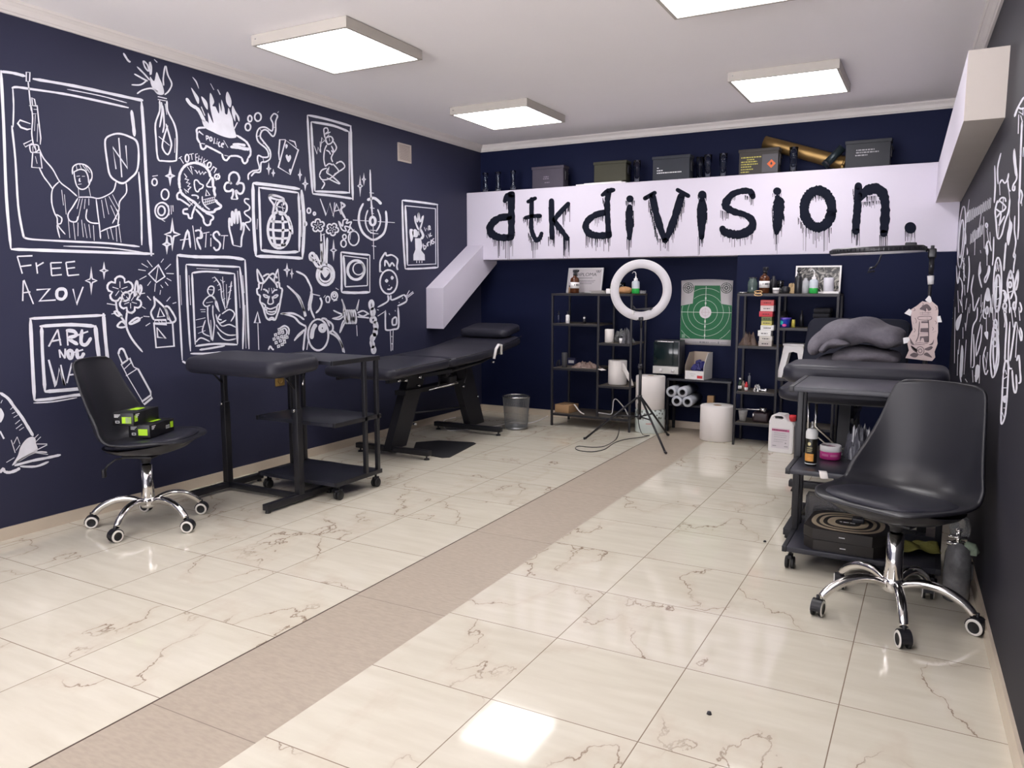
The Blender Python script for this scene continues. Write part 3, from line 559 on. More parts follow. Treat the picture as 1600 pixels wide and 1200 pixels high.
for i, (x, y) in enumerate(((270, 870), (300, 855), (330, 850), (258, 905), (290, 895), (320, 885), (350, 880), (275, 935), (310, 920), (340, 905), (365, 890), (295, 965), (325, 950), (345, 930), (300, 825), (325, 835))): d.go('w2.2 c l %d,%d %d,%d %d,%d %d,%d' % (x-9, y-6, x+6, y-11, x+9, y+7, x-7, y+11))
d.go('w2.6 210,995 225,965 240,985 255,995'); d.done('drawn_boot_print', 'painted boot sole print', WL)
d = D('J').go('w4.6 0,110 100,180 180,290 270,410 350,540 415,650; f 0,305 35,340 50,390 30,450 0,475; w6 0,590 50,685; f 150,1020 220,900 260,780 330,690 400,660 440,680 450,740 470,830 380,880 260,950; w2.6 430,680 480,630; 450,720 510,660; w3 460,750 590,750; w3 450,830 590,760; 200,980 400,870 500,850 590,855; w4 180,1020 400,960 580,925 760,885; w3.4 250,1030 450,1030 610,970; w4.4 0,1110 40,1060 60,1095 120,1105 200,1080 250,1050; 130,320 160,290; w3 140,700 190,860; 170,750 215,660; 215,660 250,750; 200,830 250,760; 150,370 190,350; 170,420 225,385; w3 190,500 250,450; w3 200,560 275,500; 240,580 300,540; 10,240 30,200; 80,980 180,920; 440,860 600,880', 2.4); d.done('drawn_figure', 'painted bell shaped figure cut off by the left edge', WL)
# ---- right wall
WR = wall_right
def E(k): return Draw(k, SR)
d = E('R').go('800,75 735,190 700,285; 730,180 770,200 800,190; 745,260 740,460; 790,200 790,270; 765,270 785,340; 780,330 770,560 765,700 750,1180; 775,600 758,700; 795,600 790,700; 745,230 790,260', 3.0); d.done('lettering', 'start of a painted word at the right edge', WR)
d = E('R').go('560,660 525,820 530,985; 495,790 500,1000 490,1180; 700,615 715,780 725,920 690,990 680,1040 700,1050 705,1000; 700,620 695,720 715,900; 545,980 570,940 600,975 630,930 640,870; 630,930 640,1030 660,1060; 545,980 550,1100; 530,1180 560,1130 600,1130 610,1170; 640,1030 655,1180; 765,1040 782,1100 765,1190', 2.4); d.done('drawn_hand', 'painted hand reaching down on the right wall', WR)
d = E('S').go('525,20 500,130 510,250 520,390 540,420 570,370 600,250 640,130 652,0; 510,110 560,140 610,90 540,20; 515,200 560,150 545,260 540,280 600,180; 540,290 530,400; 585,0 575,120', 2.6); d.done('drawn_crystal', None, WR)
d = E('S')
for i in range(26):
    x = 200+i*10; y = 215-i*6.2; h_ = 50+30*random.random(); d.go('w1.4 %f,%f %f,%f' % (x+6, y-h_, x, y+h_*0.6))
for i in range(15):
    x = 240+i*9; y = 440-i*7; h_ = 60+25*random.random(); d.go('w1.4 %f,%f %f,%f' % (x+6, y-h_, x, y+h_*0.5))
d.go('230,10 205,200; 230,120 205,190; 355,150 320,400; 380,190 385,520; 290,420 285,590; 345,540 350,570', 1.8); d.done('lettering', 'two lines of painted writing seen at a grazing angle', WR)
d = E('S').go('f 655,110 645,200 680,270 665,380 640,490 620,440 625,360 640,290; w3 612,460 600,600 590,755', 2.4); d.done('drawn_torch', None, WR)
d = E('S').go('705,180 700,330 715,450 700,560 710,600 695,700 690,780; 705,540 690,590 700,620 712,580; 745,0 745,250 735,430; 775,0 778,80', 2.2); d.done('drawn_needle', None, WR)
d = E('S').go('525,900,42,285,1; 522,985,30,190,2; 520,830 510,1000 500,1190; 540,840 545,1000; 490,920 550,920; 505,700 510,760; 540,690 535,760; 522,660 524,740; 500,1060 540,1040; 495,1130 530,1120', 2.6); d.done('drawn_coffin', None, WR)
d = E('S').go('660,745 630,850 630,960 650,1100 650,1195; 660,745 685,830 690,950 660,1050; 575,960 600,970 622,1040 580,1130 620,1190; 740,740 712,860 700,960 720,1050 700,1190; 740,740 735,880 715,960; 660,800,14,35; 655,900,14,30; 600,1120,18,30; 700,1120,14,40; 755,1080 775,1150 760,1190; 590,980 605,1030 590,1080; 640,980 690,960', 2.8); d.done('drawn_roses', None, WR)
d = E('S').go('415,270 420,330; 415,330 430,440; 395,530 430,440 460,550; 415,600 415,700; c 435,700 440,760 400,875 390,840 420,780; f 400,540 420,480 430,560 415,600; 410,280,10,22; 345,660 330,790 360,930; f 345,690 355,760 335,800 330,770; 485,400 480,600 470,700; 445,350 450,480', 2.2); d.done('drawn_bone', None, WR)
d = E('S').go('275,795 250,950 265,1030 275,1170 300,1120 335,1030; 355,1000 350,1130; 225,600 230,760 210,980; 205,1040 190,1160; 240,1100 230,1195; f 205,510 218,560 205,590; 425,930 395,1020 380,1190; 425,930 450,1050 455,1190; f 410,940 440,950 445,1060 400,1060; f 415,1120 435,1150 415,1190 395,1160; 370,1080 350,1195; 470,1000 465,1195', 2.0); d.done('drawn_smoke', None, WR)
d = E('S').go('150,400,34,320,4; 145,420,20,200,4; 180,310 195,400 190,480; 175,620 165,740; 110,660 130,740; 150,550 145,730; 95,700 110,890 130,750; 130,820 160,900 150,1040; 180,900 185,1010; 110,960 120,1190; 150,1040 160,1190; 60,920 50,1190; 45,940 70,950; 40,1050 70,1060; 165,760 195,830; 160,640 185,700; 145,230 150,260; w4 175,700 175,860; w3 150,860 160,960; w3 130,1050 150,1120', 1.8); d.done('drawn_figure', None, WR)
d = E('T').go('515,50 530,150 520,330 515,480; 500,600 520,480 545,520 540,700 520,950 490,1040 480,1000 490,800 500,600; 560,130 545,500 580,550; 580,560 590,700 605,765 620,720 615,600; 610,130 580,350 560,480; 640,200 660,300 668,240 650,180; 620,480 640,430 650,560 655,660 635,680; 625,200 610,450; 505,640 535,620; 500,720 540,720; f 495,800 535,790 525,850 500,845; 500,900 520,900; 490,940 510,990; 520,560 530,600; 570,0 590,180; 600,0 610,90; 640,0 650,120; 500,0 515,120; 530,0 510,180; 620,130 630,200', 2.8); d.done('drawn_figure', 'tall painted figure low on the right wall', WR)
d = E('T').go('c 425,150 400,260 385,430 390,540 405,630 440,560 460,450 452,250; 420,200 410,400 420,560; 440,200 445,420 420,600; 430,150,14,40; 425,250,16,30; 425,320,18,30; 405,0 410,120; 455,0 460,250; 430,0 425,140', 2.6); d.done('drawn_leaf', None, WR)
d = E('T').go('350,0 350,260; f 335,15 370,10 365,60 340,60; 320,20 325,90 350,100; 380,0 375,90; f 330,230 365,220 360,290; 345,350 320,460 340,600 365,560; 330,420 350,500; 360,400 345,560; 310,60 290,130; 300,150 260,330 260,440; 310,160 300,300 265,430; 270,0 265,100 225,200 210,540; 235,240 240,500 220,540; f 255,530 285,520 290,600 250,670; 295,430 285,680; 225,560 230,670; 245,610 265,670; 190,0 165,200; 160,140 165,210; 140,180 140,280; f 80,120 130,60 105,190 80,200; 70,0 65,500; 110,290 100,420; 95,380 90,610; 130,340 115,580 125,670; 170,290 150,600; f 130,350 145,400 135,600 118,600; 160,640 180,670; 40,20 30,130; 30,40 50,50; 25,90 50,100', 2.0); d.done('drawn_ornaments', None, WR)
# ------------------------------------------------------------------ sprayed letters on the beam
def SB(u, v): return ony(u, v, YBEAM-0.0015)
class Spray(Draw):
    def line(s, txt, W):
        P = parse(txt); W = W if isinstance(W, (list, tuple)) else [W]*len(P)
        Q = smooth_pts([p+(q,) for p, q in zip(P, W)], False, 5)
        pts = [s.uv(p) for p in Q]; ws = [p[2]/s.k[2] for p in Q]
        random.seed(5); s.ribbon(pts, [q*1.0 for q in ws], False, False)
        for p, w_ in ((pts[0], ws[0]), (pts[-1], ws[-1])):
            s.mb.add([s.surf(p[0]+w_/2*math.cos(2*PI*i/16), p[1]+w_/2*math.sin(2*PI*i/16)) for i in range(16)], [list(range(16))])
        return s
    def disc(s, cx, cy, rx, ry):
        s.mb.add([s.surf(*s.uv((cx+rx*math.cos(2*PI*i/24), cy+ry*math.sin(2*PI*i/24)))) for i in range(24)], [list(range(24))]); return s
    def drips(s, spec, seed=3):
        R_ = random.Random(seed)
        for x0, y0, x1, y1, n, a, b in spec:
            for i in range(n):
                t = (i+R_.random()*0.8)/n; x = x0+(x1-x0)*t; y = y0+(y1-y0)*t; l = a+(b-a)*R_.random()**1.5
                P = [s.uv((x, y-14)), s.uv((x, y+l*0.5)), s.uv((x+R_.uniform(-2, 2), y+l))]
                w_ = (3.5+4.5*R_.random())/s.k[2]
                s.ribbon(P, [w_*1.4, w_, w_*0.8], False, False)
        return s
    def end(s, ch): return s.mb.build('sprayed_letter', M_BLKPAINT, beam, label='sprayed black letter %s' % ch)
def Z(k): return Spray(k, SB)
Z('L').line('430,250 428,400 430,560 425,730', [80, 78, 78, 75]).line('355,320 390,262 440,240', [48, 70, 60]).line('400,500 300,512 225,560 185,630 215,700 300,735 400,735', [78, 78, 84, 88, 90, 85, 80]).drips([(150, 690, 240, 770, 5, 20, 90), (235, 770, 460, 770, 13, 60, 225), (340, 330, 390, 360, 4, 20, 70), (455, 560, 470, 700, 4, 20, 60)]).end('d')
Z('L').line('620,328 700,290', 42).line('660,300 658,480 655,620 680,715 718,765 755,735 772,690', [48, 48, 52, 56, 58, 52, 44]).line('590,512 680,492 755,490', [42, 46, 46]).drips([(560, 520, 620, 530, 6, 30, 110), (690, 520, 775, 510, 8, 30, 90), (620, 690, 660, 760, 6, 40, 90), (660, 790, 740, 790, 7, 80, 190), (745, 770, 780, 730, 3, 20, 60)], 4).end('t')
Z('L').line('885,320 886,540 893,735', [60, 60, 56]).line('1075,352 960,478 900,560', [48, 56, 60]).line('925,560 1010,670 1062,745', [58, 58, 56]).drips([(1010, 460, 1100, 370, 9, 40, 190), (850, 740, 925, 750, 9, 20, 100), (1015, 750, 1095, 740, 10, 110, 230), (930, 620, 1000, 690, 7, 20, 80), (855, 400, 858, 520, 2, 20, 60)], 5).end('k')
Z('M').line('300,252 370,208 425,195', [40, 62, 46]).line('375,215 358,300 356,420 362,560 370,700', [58, 62, 66, 66, 70]).line('335,450 220,480 135,545 110,620 155,690 250,715 370,708', [66, 70, 74, 80, 82, 82, 80]).drips([(105, 720, 390, 750, 22, 30, 170), (200, 500, 325, 480, 10, 40, 130), (305, 300, 330, 360, 4, 30, 60)], 6).end('d')
Z('M').disc(613, 296, 42, 40).line('610,390 605,480 610,600 608,745', [64, 78, 88, 48]).drips([(562, 330, 600, 340, 5, 30, 90), (625, 330, 668, 330, 5, 30, 90), (565, 440, 570, 640, 6, 20, 60), (650, 430, 658, 620, 6, 20, 60), (580, 740, 635, 740, 5, 90, 240)], 7).end('i')
Z('M').line('785,290 895,228', [50, 46]).line('870,270 900,420 950,600 1010,770', [76, 78, 80, 60]).line('1155,195 1275,262', [46, 48]).line('1195,270 1140,450 1070,650 1015,770', [84, 82, 80, 60]).drips([(825, 320, 930, 740, 16, 40, 130), (1090, 700, 1240, 310, 18, 40, 150), (930, 760, 1060, 770, 9, 30, 130)], 8).end('V')
Z('M').disc(1435, 250, 48, 48).line('1434,300 1433,420 1430,560 1426,730', [60, 112, 98, 62]).drips([(1385, 260, 1400, 290, 3, 20, 60), (1465, 270, 1482, 270, 3, 20, 60), (1378, 440, 1392, 640, 6, 30, 120), (1470, 480, 1495, 460, 5, 60, 200), (1385, 740, 1450, 740, 6, 60, 200)], 9).end('i')
Z('N').line('610,295 575,235 480,228 350,272 278,370 285,435 380,488 500,520 590,580 608,655 560,725 440,772 330,762 250,735 232,700', [72, 78, 76, 84, 104, 104, 84, 72, 88, 108, 116, 110, 108, 100, 82]).drips([(200, 740, 420, 820, 10, 30, 140), (420, 820, 620, 780, 9, 30, 130), (205, 480, 320, 520, 8, 60, 190), (500, 290, 620, 330, 8, 20, 90), (330, 330, 400, 300, 5, 20, 50), (440, 540, 510, 560, 5, 10, 40)], 10).end('s')
Z('N').disc(915, 230, 52, 48).line('918,310 935,370 930,470 928,560 915,680 907,745', [70, 140, 136, 130, 108, 64]).drips([(850, 440, 865, 600, 6, 30, 140), (985, 480, 1005, 560, 6, 30, 120), (855, 660, 985, 660, 7, 60, 190), (880, 760, 935, 760, 5, 90, 260), (860, 270, 970, 270, 6, 20, 50)], 11).end('i')
e = Z('N'); P = ['%f,%f' % (1425+172*math.cos(2*PI*i/20+0.3), 452+230*math.sin(2*PI*i/20+0.3)) for i in range(21)]
e.line(' '.join(P), [125]*21).drips([(1170, 560, 1260, 700, 6, 40, 120), (1240, 700, 1600, 700, 20, 60, 300), (1345, 290, 1540, 290, 12, 30, 80)], 12).end('o')
Z('O').line('490,245 485,400 475,560 462,700 457,810', [92, 94, 98, 108, 90]).line('500,420 560,330 640,288 720,280 795,345 825,480 822,650 808,835', [60, 110, 132, 140, 132, 116, 120, 96]).drips([(405, 810, 505, 820, 10, 60, 220), (750, 870, 855, 870, 8, 120, 170), (420, 270, 440, 470, 5, 20, 60), (535, 460, 760, 440, 16, 20, 110), (590, 390, 720, 380, 10, 30, 80)], 13).end('n')
Z('O').disc(1140, 768, 74, 72).drips([(1075, 815, 1205, 815, 9, 50, 170)], 14).end('full stop')
# ------------------------------------------------------------------ swivel chairs
def catmull(P, t):
    K = len(P)-1; x = min(max(t, 0), 0.99999)*K; i = int(x); f = x-i
    g = lambda j: P[min(max(j, 0), K)]
    a, b, c, d = g(i-1), g(i), g(i+1), g(i+2)
    return [0.5*((2*b[q])+(-a[q]+c[q])*f+(2*a[q]-5*b[q]+4*c[q]-d[q])*f*f+(-a[q]+3*b[q]-3*c[q]+d[q])*f**3) for q in range(len(b))]
SHELL = [(-.262, .462, .125, 0, 0), (-.246, .471, .185, 0, .0), (-.165, .466, .238, 0, .012), (-.04, .448, .258, -.004, .024), (.08, .436, .262, -.025, .045),
         (.165, .450, .262, -.075, .072), (.212, .520, .252, -.105, .040), (.238, .622, .228, -.085, .01), (.260, .73, .203, -.055, 0), (.277, .825, .184, -.035, 0), (.284, .870, .168, -.025, -.004), (.284, .888, .135, -.02, -.004)]
def shell_pt(t, u):
    y, z, w_, ly, lz = catmull(SHELL, t); s = 2*u-1; k = abs(s)**2.4
    return Vector((w_*s, y+ly*k, z+lz*k))
def make_chair(loc, rz, base, label, seat_turn=0):
    t = thing('swivel_chair', label, 'chair', loc, rz, 'black bucket chairs on chrome star bases')
    MB().grid(shell_pt, 46, 25).build('seat_shell', M_PLBLACK, t, solid=-0.010, sub=1)
    ub = MB(); n = 40; rings = []
    for k, z0 in ((.97, .440), (.90, .424), (.76, .410), (.52, .399), (.28, .394), (.02, .393)):
        rings.append([(.242*k*math.copysign(abs(math.cos(2*PI*i/n))**.8, math.cos(2*PI*i/n)), -.035+.218*k*math.copysign(abs(math.sin(2*PI*i/n))**.8, math.sin(2*PI*i/n)), z0-max(0, (z0-.395)/.045)*.14*min(0, -.035+.218*k*math.copysign(abs(math.sin(2*PI*i/n))**.8, math.sin(2*PI*i/n)))) for i in range(n)])
    for p_, q_ in zip(rings, rings[1:]): ub.add(p_+q_, [[i, (i+1) % n, n+(i+1) % n, n+i] for i in range(n)], None, True)
    ub.build('under_shell', M_PLBLACK, t)
    def cush(a, r):
        e = 2.6; c, s_ = math.cos(a), math.sin(a)
        x = 0.222*math.copysign(abs(c)**(2/e), c)*r; y = 0.208*math.copysign(abs(s_)**(2/e), s_)*r-0.045; return x, y
    b = MB(); n = 36
    prof_ = [(0.95, .448), (1.0, .456), (1.0, .466), (.95, .474), (.8, .478), (.4, .480), (.02, .480)]
    tz = lambda x, y: .03*max(0, abs(x)-.12)-.10*y-.004
    rr_ = [[cush(2*PI*i/n, r)+(z0+tz(*cush(2*PI*i/n, r)),) for i in range(n)] for r, z0 in prof_]
    for p_, q_ in zip(rr_, rr_[1:]): b.add(p_+q_, [[i, (i+1) % n, n+(i+1) % n, n+i] for i in range(n)], None, True)
    b.build('seat_cushion', M_LEATHER, t)
    p = MB().box((0, 0, .382), (.18, .16, .012), None, .004).lathe([(.022, .335), (.024, .352), (.03, .356), (.03, .378)], (0, 0, 0))
    p.build('seat_plate', M_BLACK, t)
    MB().tube([(-.02, .04, .374), (-.065, .125, .366), (-.085, .16, .335), (-.09, .17, .315)], [.005, .005, .006, .006]).box((-.093, .175, .298), (.022, .018, .045), None, .006).build('lever', M_BLACK, t)
    MB().lathe([(.034, .145), (.034, .152), (.031, .20), (.029, .325), (.020, .327)], (0, 0, 0), None, 28).build('gas_column', M_CHROME, t)
    MB().lathe([(.0, .098), (.034, .100), (.038, .11), (.038, .142), (.032, .158), (.02, .160)], (0, 0, 0), None, 28).build('hub', M_CHROME, t)
    for k in range(5):
        a = math.radians(base+72*k)-rz; c, s_ = math.cos(a), math.sin(a)
        rad = [(.030, .126), (.07, .143), (.12, .149), (.18, .138), (.235, .108), (.272, .072)]
        MB().tube(smooth_pts([(r*c, r*s_, z) for r, z in rad], False, 4), [.014, .0145, .015, .0155, .016, .0165, .017, .0172, .0174, .0176, .0178, .0178, .0178, .0178, .0176, .0174, .0172, .0170, .0165, .0160, .0150], None, 12).build('leg', M_CHROME, t)
        ca = a + [0.5, -0.7, 0.9, 0.2, -0.4][k]; dx, dy = math.cos(ca), math.sin(ca); nx, ny = -dy, dx
        cx, cy = .283*c, .283*s_
        h = MB().cyl((cx, cy, .05), (cx, cy, .082), .007, None, None, 10)
        hp = [(math.cos(q)*.034, math.sin(q)*.034) for q in [PI*(-.05+1.05*i/12) for i in range(13)]]
        h.prism(hp, -.019, .019, None, lambda x, z, o: (cx+dx*x+nx*o, cy+dy*x+ny*o, .033+z))
        hood = h.build('caster', M_BLACK, t)
        for sg in (-1, 1):
            w_ = MB(); o0, o1 = (.010, .022) if sg > 0 else (-.022, -.010)
            f = lambda r, o: [(cx+dx*r*math.cos(q)+nx*o, cy+dy*r*math.cos(q)+ny*o, .031+r*math.sin(q)) for q in [2*PI*i/24 for i in range(24)]]
            def band(r0, a0, r1, a1, m): w_.add(f(r0, a0)+f(r1, a1), [[i, (i+1) % 24, 24+(i+1) % 24, 24+i] for i in range(24)], m, True)
            out = o1 if sg > 0 else o0; inn = o0 if sg > 0 else o1
            band(.031, inn, .031, out-sg*.003, M_TYRE); band(.031, out-sg*.003, .029, out, M_WRING); band(.029, out, .0215, out, M_WRING); band(.0215, out, .020, out-sg*.001, M_TYRE); band(.020, out-sg*.001, .001, out-sg*.001, M_TYRE); band(.031, inn, .001, inn, M_TYRE)
            w_.build('wheel', None, hood)
    return t
RZL = math.radians(115.5); RZR = math.radians(-26)
make_chair((-3.59, 2.595, 0), RZL, 2.7, 'black bucket swivel chair by the drawn wall, carrying two black glove boxes')
make_chair((-.079, 3.2025, 0), RZR, 64.5, 'empty black bucket swivel chair in the right foreground, in front of the loaded trolley')
# glove boxes on the left chair
def glove_box(loc, rz, label, flip):
    t = thing('glove_box', label, 'box', loc, rz, 'black glove boxes on the chair')
    L_, W_, H_ = .225, .115, .066
    MB().box((0, 0, H_/2), (L_, W_, H_), None, .002).build('carton', mat('black carton', (.010, .010, .012), .35), t)
    e = .0008
    def face(m, x0, x1, z0, z1, side, name, lab=None):
        b = MB(); y = -W_/2-e
        if side == 'long': b.add([(x0, y, z0), (x1, y, z0), (x1, y, z1), (x0, y, z1)], [[0, 1, 2, 3]])
        elif side == 'end': b.add([(-L_/2-e, -x0, z0), (-L_/2-e, -x1, z0), (-L_/2-e, -x1, z1), (-L_/2-e, -x0, z1)], [[0, 1, 2, 3]])
        else: b.add([(x0, z0, H_+e), (x1, z0, H_+e), (x1, z1, H_+e), (x0, z1, H_+e)], [[0, 1, 2, 3]])
        return b
    def put(name, m, *bs):
        q = MB()
        for b in bs: q.add(b.v, b.f)
        q.build(name, m, t)
    put('lime_label', M_LIME, face(0, -.005, .045, .012, .045, 'end', '')); put('lime_label', M_LIME, face(0, .075 if flip else -.105, .103 if flip else -.078, .020, .052, 'long', '')); put('lime_label', M_LIME, face(0, -.02, .06, -.02, .03, 'top', ''))
    ws = [face(0, -.045, -.012-.006*i, .054-.006*i, .057-.006*i, 'end', '') for i in range(3)]+[face(0, -.095, -.06-.008*i, .054-.007*i, .058-.007*i, 'long', '') for i in range(3)]
    ws += [face(0, -.04, -.018, .013, .016, 'end', ''), face(0, -.04, -.018, .022, .025, 'end', ''), face(0, -.04, -.037, .013, .025, 'end', ''), face(0, -.021, -.018, .013, .025, 'end', '')]
    if flip:
        for k in range(3): ws += [face(0, .034+.012*k, .043+.012*k, .036, .039, 'long', ''), face(0, .034+.012*k, .043+.012*k, .022, .025, 'long', ''), face(0, .034+.012*k, .036+.012*k, .022, .039, 'long', ''), face(0, .041+.012*k, .043+.012*k, .022, .039, 'long', '')]
    else: ws += [face(0, .015, .043, .014, .042, 'end', '')]
    put('print', M_WTEXT, *ws)
    return t
def on_chair(x, y): # chair-local to world
    c, s = math.cos(RZL), math.sin(RZL); return (-3.59+c*x-s*y, 2.595+s*x+c*y)
x, y = -3.505, 2.555
glove_box((-3.555, 2.615, .490), math.radians(112), 'lower black glove box with lime labels, lying on the chair cushion', True)
glove_box((-3.60, 2.560, .5565), math.radians(112), 'upper black glove box with lime label, leaning against the chair back', False)
# ------------------------------------------------------------------ armrest stands
def arm_stand(loc, zp, tilt, label, off=(0, 0), dep=.40):
    t = thing('armrest_stand', label, 'armrest', loc, 0, 'padded armrest stands')
    def rbar(a, b, w_, h, name, m=M_BLACK):
        q = MB().box([(i+j)/2 for i, j in zip(a, b)], [max(abs(i-j), 0)+e for i, j, e in zip(a, b, (w_ if a[0] == b[0] else 0, w_ if a[1] == b[1] else 0, h if a[2] == b[2] else 0))], None, .003)
        return q.build(name, m, t)
    for sx in (-1, 1):
        x = .295*sx
        rbar((x, -.27, .035), (x, .27, .035), .04, .035, 'foot')
        g = MB()
        for yy in (-.25, .25): g.cyl((x, yy, 0), (x, yy, .02), .016, .012, None, 12)
        g.build('foot_glide', M_PLBLACK, t)
        rbar((x, 0, .05), (x, 0, .555), .042, 0, 'post')
        MB().box((x, 0, (.5+zp-.055)/2), (.030, .030, zp-.055-.5), None, .003).build('inner_post', M_BLACK, t)
        MB().cyl((x, -.021, .545), (x, -.036, .545), .012, .010, M_STEEL, 12).build('clamp_knob', M_STEEL, t)
        b = MB().bx((x-.012, -.13, zp-.062), (x+.012, .07, zp-.050)); b.tube([(x, -.10, zp-.055), (x, -.015, zp-.14)], .006, None, 8)
        b.build('pad_bracket', M_BLACK, t)
    MB().tube([(.32, .05, zp-.05), (.335, .02, zp-.085), (.345, 0, zp-.12)], .004, None, 8).build('adjuster_rod', M_STEEL, t)
    rbar((-.275, 0, .036), (.275, 0, .036), .035, .03, 'crossbar')
    R_ = Matrix.Rotation(tilt, 4, 'X')
    def outline(ins):
        hw, hd, rc = .37-ins, dep/2-ins, .075-ins*.6; O = []
        for cx_, cy_, a0 in ((hw-rc, hd-rc, 0), (-hw+rc, hd-rc, 90), (-hw+rc, -hd+rc, 180), (hw-rc, -hd+rc, 270)):
            for i in range(9): q = math.radians(a0+i*11.25); O.append((cx_+rc*math.cos(q), cy_+rc*math.sin(q)))
        return O
    b = MB(); re_ = .036; hh_ = .046; prev = None
    prof_ = [(re_*(1-math.sin(q)), -hh_+re_*(1-math.cos(q))) for q in [PI/2*i/6 for i in range(7)]]+[(re_*(1-math.cos(q)), hh_-re_*(1-math.sin(q))) for q in [PI/2*i/6 for i in range(7)]]+[(.07, hh_+.0015), (.12, hh_+.002)]
    rings_ = [[R_ @ Vector((x, y, z)) + Vector((off[0], off[1], zp)) for x, y in outline(ins)] for ins, z in prof_]
    n = len(rings_[0])
    for p_, q_ in zip(rings_, rings_[1:]): b.add(list(p_)+list(q_), [[i, (i+1) % n, n+(i+1) % n, n+i] for i in range(n)], None, True)
    b.add(rings_[0], [list(range(n))[::-1]], None, True); b.add(rings_[-1], [list(range(n))], None, True)
    b.build('pad', M_LEATHER, t)
    return t
arm_stand((-3.495, 3.300, 0), .812, math.radians(3), 'padded black armrest stand near the drawn wall, between the left chair and the empty trolley', (.062, -.105), .385)
arm_stand((-.290, 4.24, 0), .822, math.radians(0), 'padded black armrest stand just behind the loaded trolley on the right')
# ------------------------------------------------------------------ trolleys
def trolley(loc, label, w_=.63, d=.43):
    t = thing('trolley', label, 'trolley', loc, 0, 'black three shelf trolleys')
    hx = w_/2
    for z, y0 in ((.10, 0), (.452, 0.0), (.815, 0.0)):
        s = MB().bx((-hx+.02, y0, z-.011), (hx-.02, d, z+.011), None, .0015); s.build('shelf', M_BOARD, t)
    for sx in (-1, 1):
        for z in (.10, .452, .815): MB().bx((sx*hx-.010-.01*sx, 0, z-.013), (sx*hx+.010-.01*sx, d, z+.013), None, .0015).build('side_rail', M_BLACK, t)
    for sx in (-1, 1):
        for y in (.285, .40): MB().bx((sx*hx-.012-.012*sx, y-.0125, .113), (sx*hx+.012-.012*sx, y+.0125, .803), None, .002).build('post', M_BLACK, t)
    for sx in (-1, 1):
        for y in (.05, d-.03):
            x = sx*(hx-.03); c = MB().cyl((x, y, .06), (x, y, .0885), .007, None, None, 8).box((x, y, .055), (.022, .045, .018), None, .004)
            cs = c.build('caster', M_BLACK, t)
            wv = MB()
            for o in (-.012, .012): wv.lathe([(.002, o-.008), (.024, o-.008), (.028, o-.005), (.028, o+.005), (.024, o+.008), (.002, o+.008)], (x, y, .028), None, 18, 'X')
            wv.build('wheel', M_TYRE, cs)
    return t
TLX, TLY = -3.322, 3.400
trolley((TLX, TLY, 0), 'empty black three shelf trolley between the armrest stand and the massage couch')
TRX, TRY = -.225, 3.50
trolley((TRX, TRY, 0), 'loaded black three shelf trolley behind the right chair, with a pizza box below', .62, .46)
# ------------------------------------------------------------------ massage couch on the left
t = thing('massage_couch', 'long black massage couch with raised headrest along the left wall', 'massage couch', (-3.5, 5.05, 0), 0, 'black massage couches')
def pad_section(P, x0, x1, th, rr):
    # a padded slab following the side profile P [(y, z)], rounded all along its rim
    b = MB(); K = 26; n = 16
    L_ = [0]
    for i in range(1, len(P)): L_.append(L_[-1]+math.hypot(P[i][0]-P[i-1][0], P[i][1]-P[i-1][1]))
    T = L_[-1]; w_ = (x1-x0)/2; cx = (x0+x1)/2
    def at(s):
        s = min(max(s, 0), T)
        for i in range(1, len(P)):
            if s <= L_[i] or i == len(P)-1:
                f = (s-L_[i-1])/(L_[i]-L_[i-1]); a, c = P[i-1], P[i]
                d_ = Vector((c[0]-a[0], c[1]-a[1])).normalized(); return Vector((a[0]+(c[0]-a[0])*f, a[1]+(c[1]-a[1])*f)), d_
    def fn(u, v):
        # u along, v around the section; ends closed by shrinking
        s = u*T; q = min(s, T-s); e = 1.0
        cr = .07
        if q < cr: e = 1-(1-math.sqrt(max(0, 1-((cr-q)/cr)**2)))*cr/w_
        p, d_ = at(s); nrm = Vector((-d_.y, d_.x))
        a = 2*PI*v; ex = .32
        X = w_*e*math.copysign(abs(math.cos(a))**ex, math.cos(a))*1.0
        h = th/2*math.copysign(abs(math.sin(a))**.55, math.sin(a))
        if q < rr: h *= math.sqrt(max(0.02, 1-((rr-q)/rr)**2))
        o = p+nrm*h
        return Vector((cx+X, o.x, o.y))
    us = sorted(set([0, .004, .012, .025, .04, .06, .08]+[i/14 for i in range(1, 14)]+[.92, .94, .96, .975, .988, .996, 1]))
    vs = [fn(u, j/36) for u in us for j in range(36)]
    b.add(vs, [[i*36+j, i*36+(j+1) % 36, (i+1)*36+(j+1) % 36, (i+1)*36+j] for i in range(len(us)-1) for j in range(36)], None, True)
    b.add(vs[:36], [list(range(36))]); b.add(vs[-36:], [list(range(36))[::-1]])
    return b
pad_section([(-.87, .655), (-.5, .665), (-.115, .675)], -.315, .315, .085, .035).build('leg_pad', M_LEATHER, t)
pad_section([(-.105, .675), (.3, .690), (.55, .712), (1.03, .782)], -.315, .315, .085, .035).build('back_pad', M_LEATHER, t)
MB().tube([(.318, -.83, .69), (.318, -.5, .70), (.316, -.14, .708)], .004, None, 6).tube([(.318, -.07, .708), (.318, .3, .728), (.318, .55, .748), (.316, 1.0, .815)], .004, None, 6).build('piping', M_PLBLACK, t)
pad_section([(.83, .838), (1.14, .888)], -.24, .25, .08, .035).build('pillow', M_LEATHER, t)
br = MB()
br.tube([(.322, .50, .66), (.335, .51, .74), (.335, .55, .772), (.335, .60, .765), (.322, .62, .69)], .012, None, 10)
br.build('arm_bracket', M_WHITE, t)
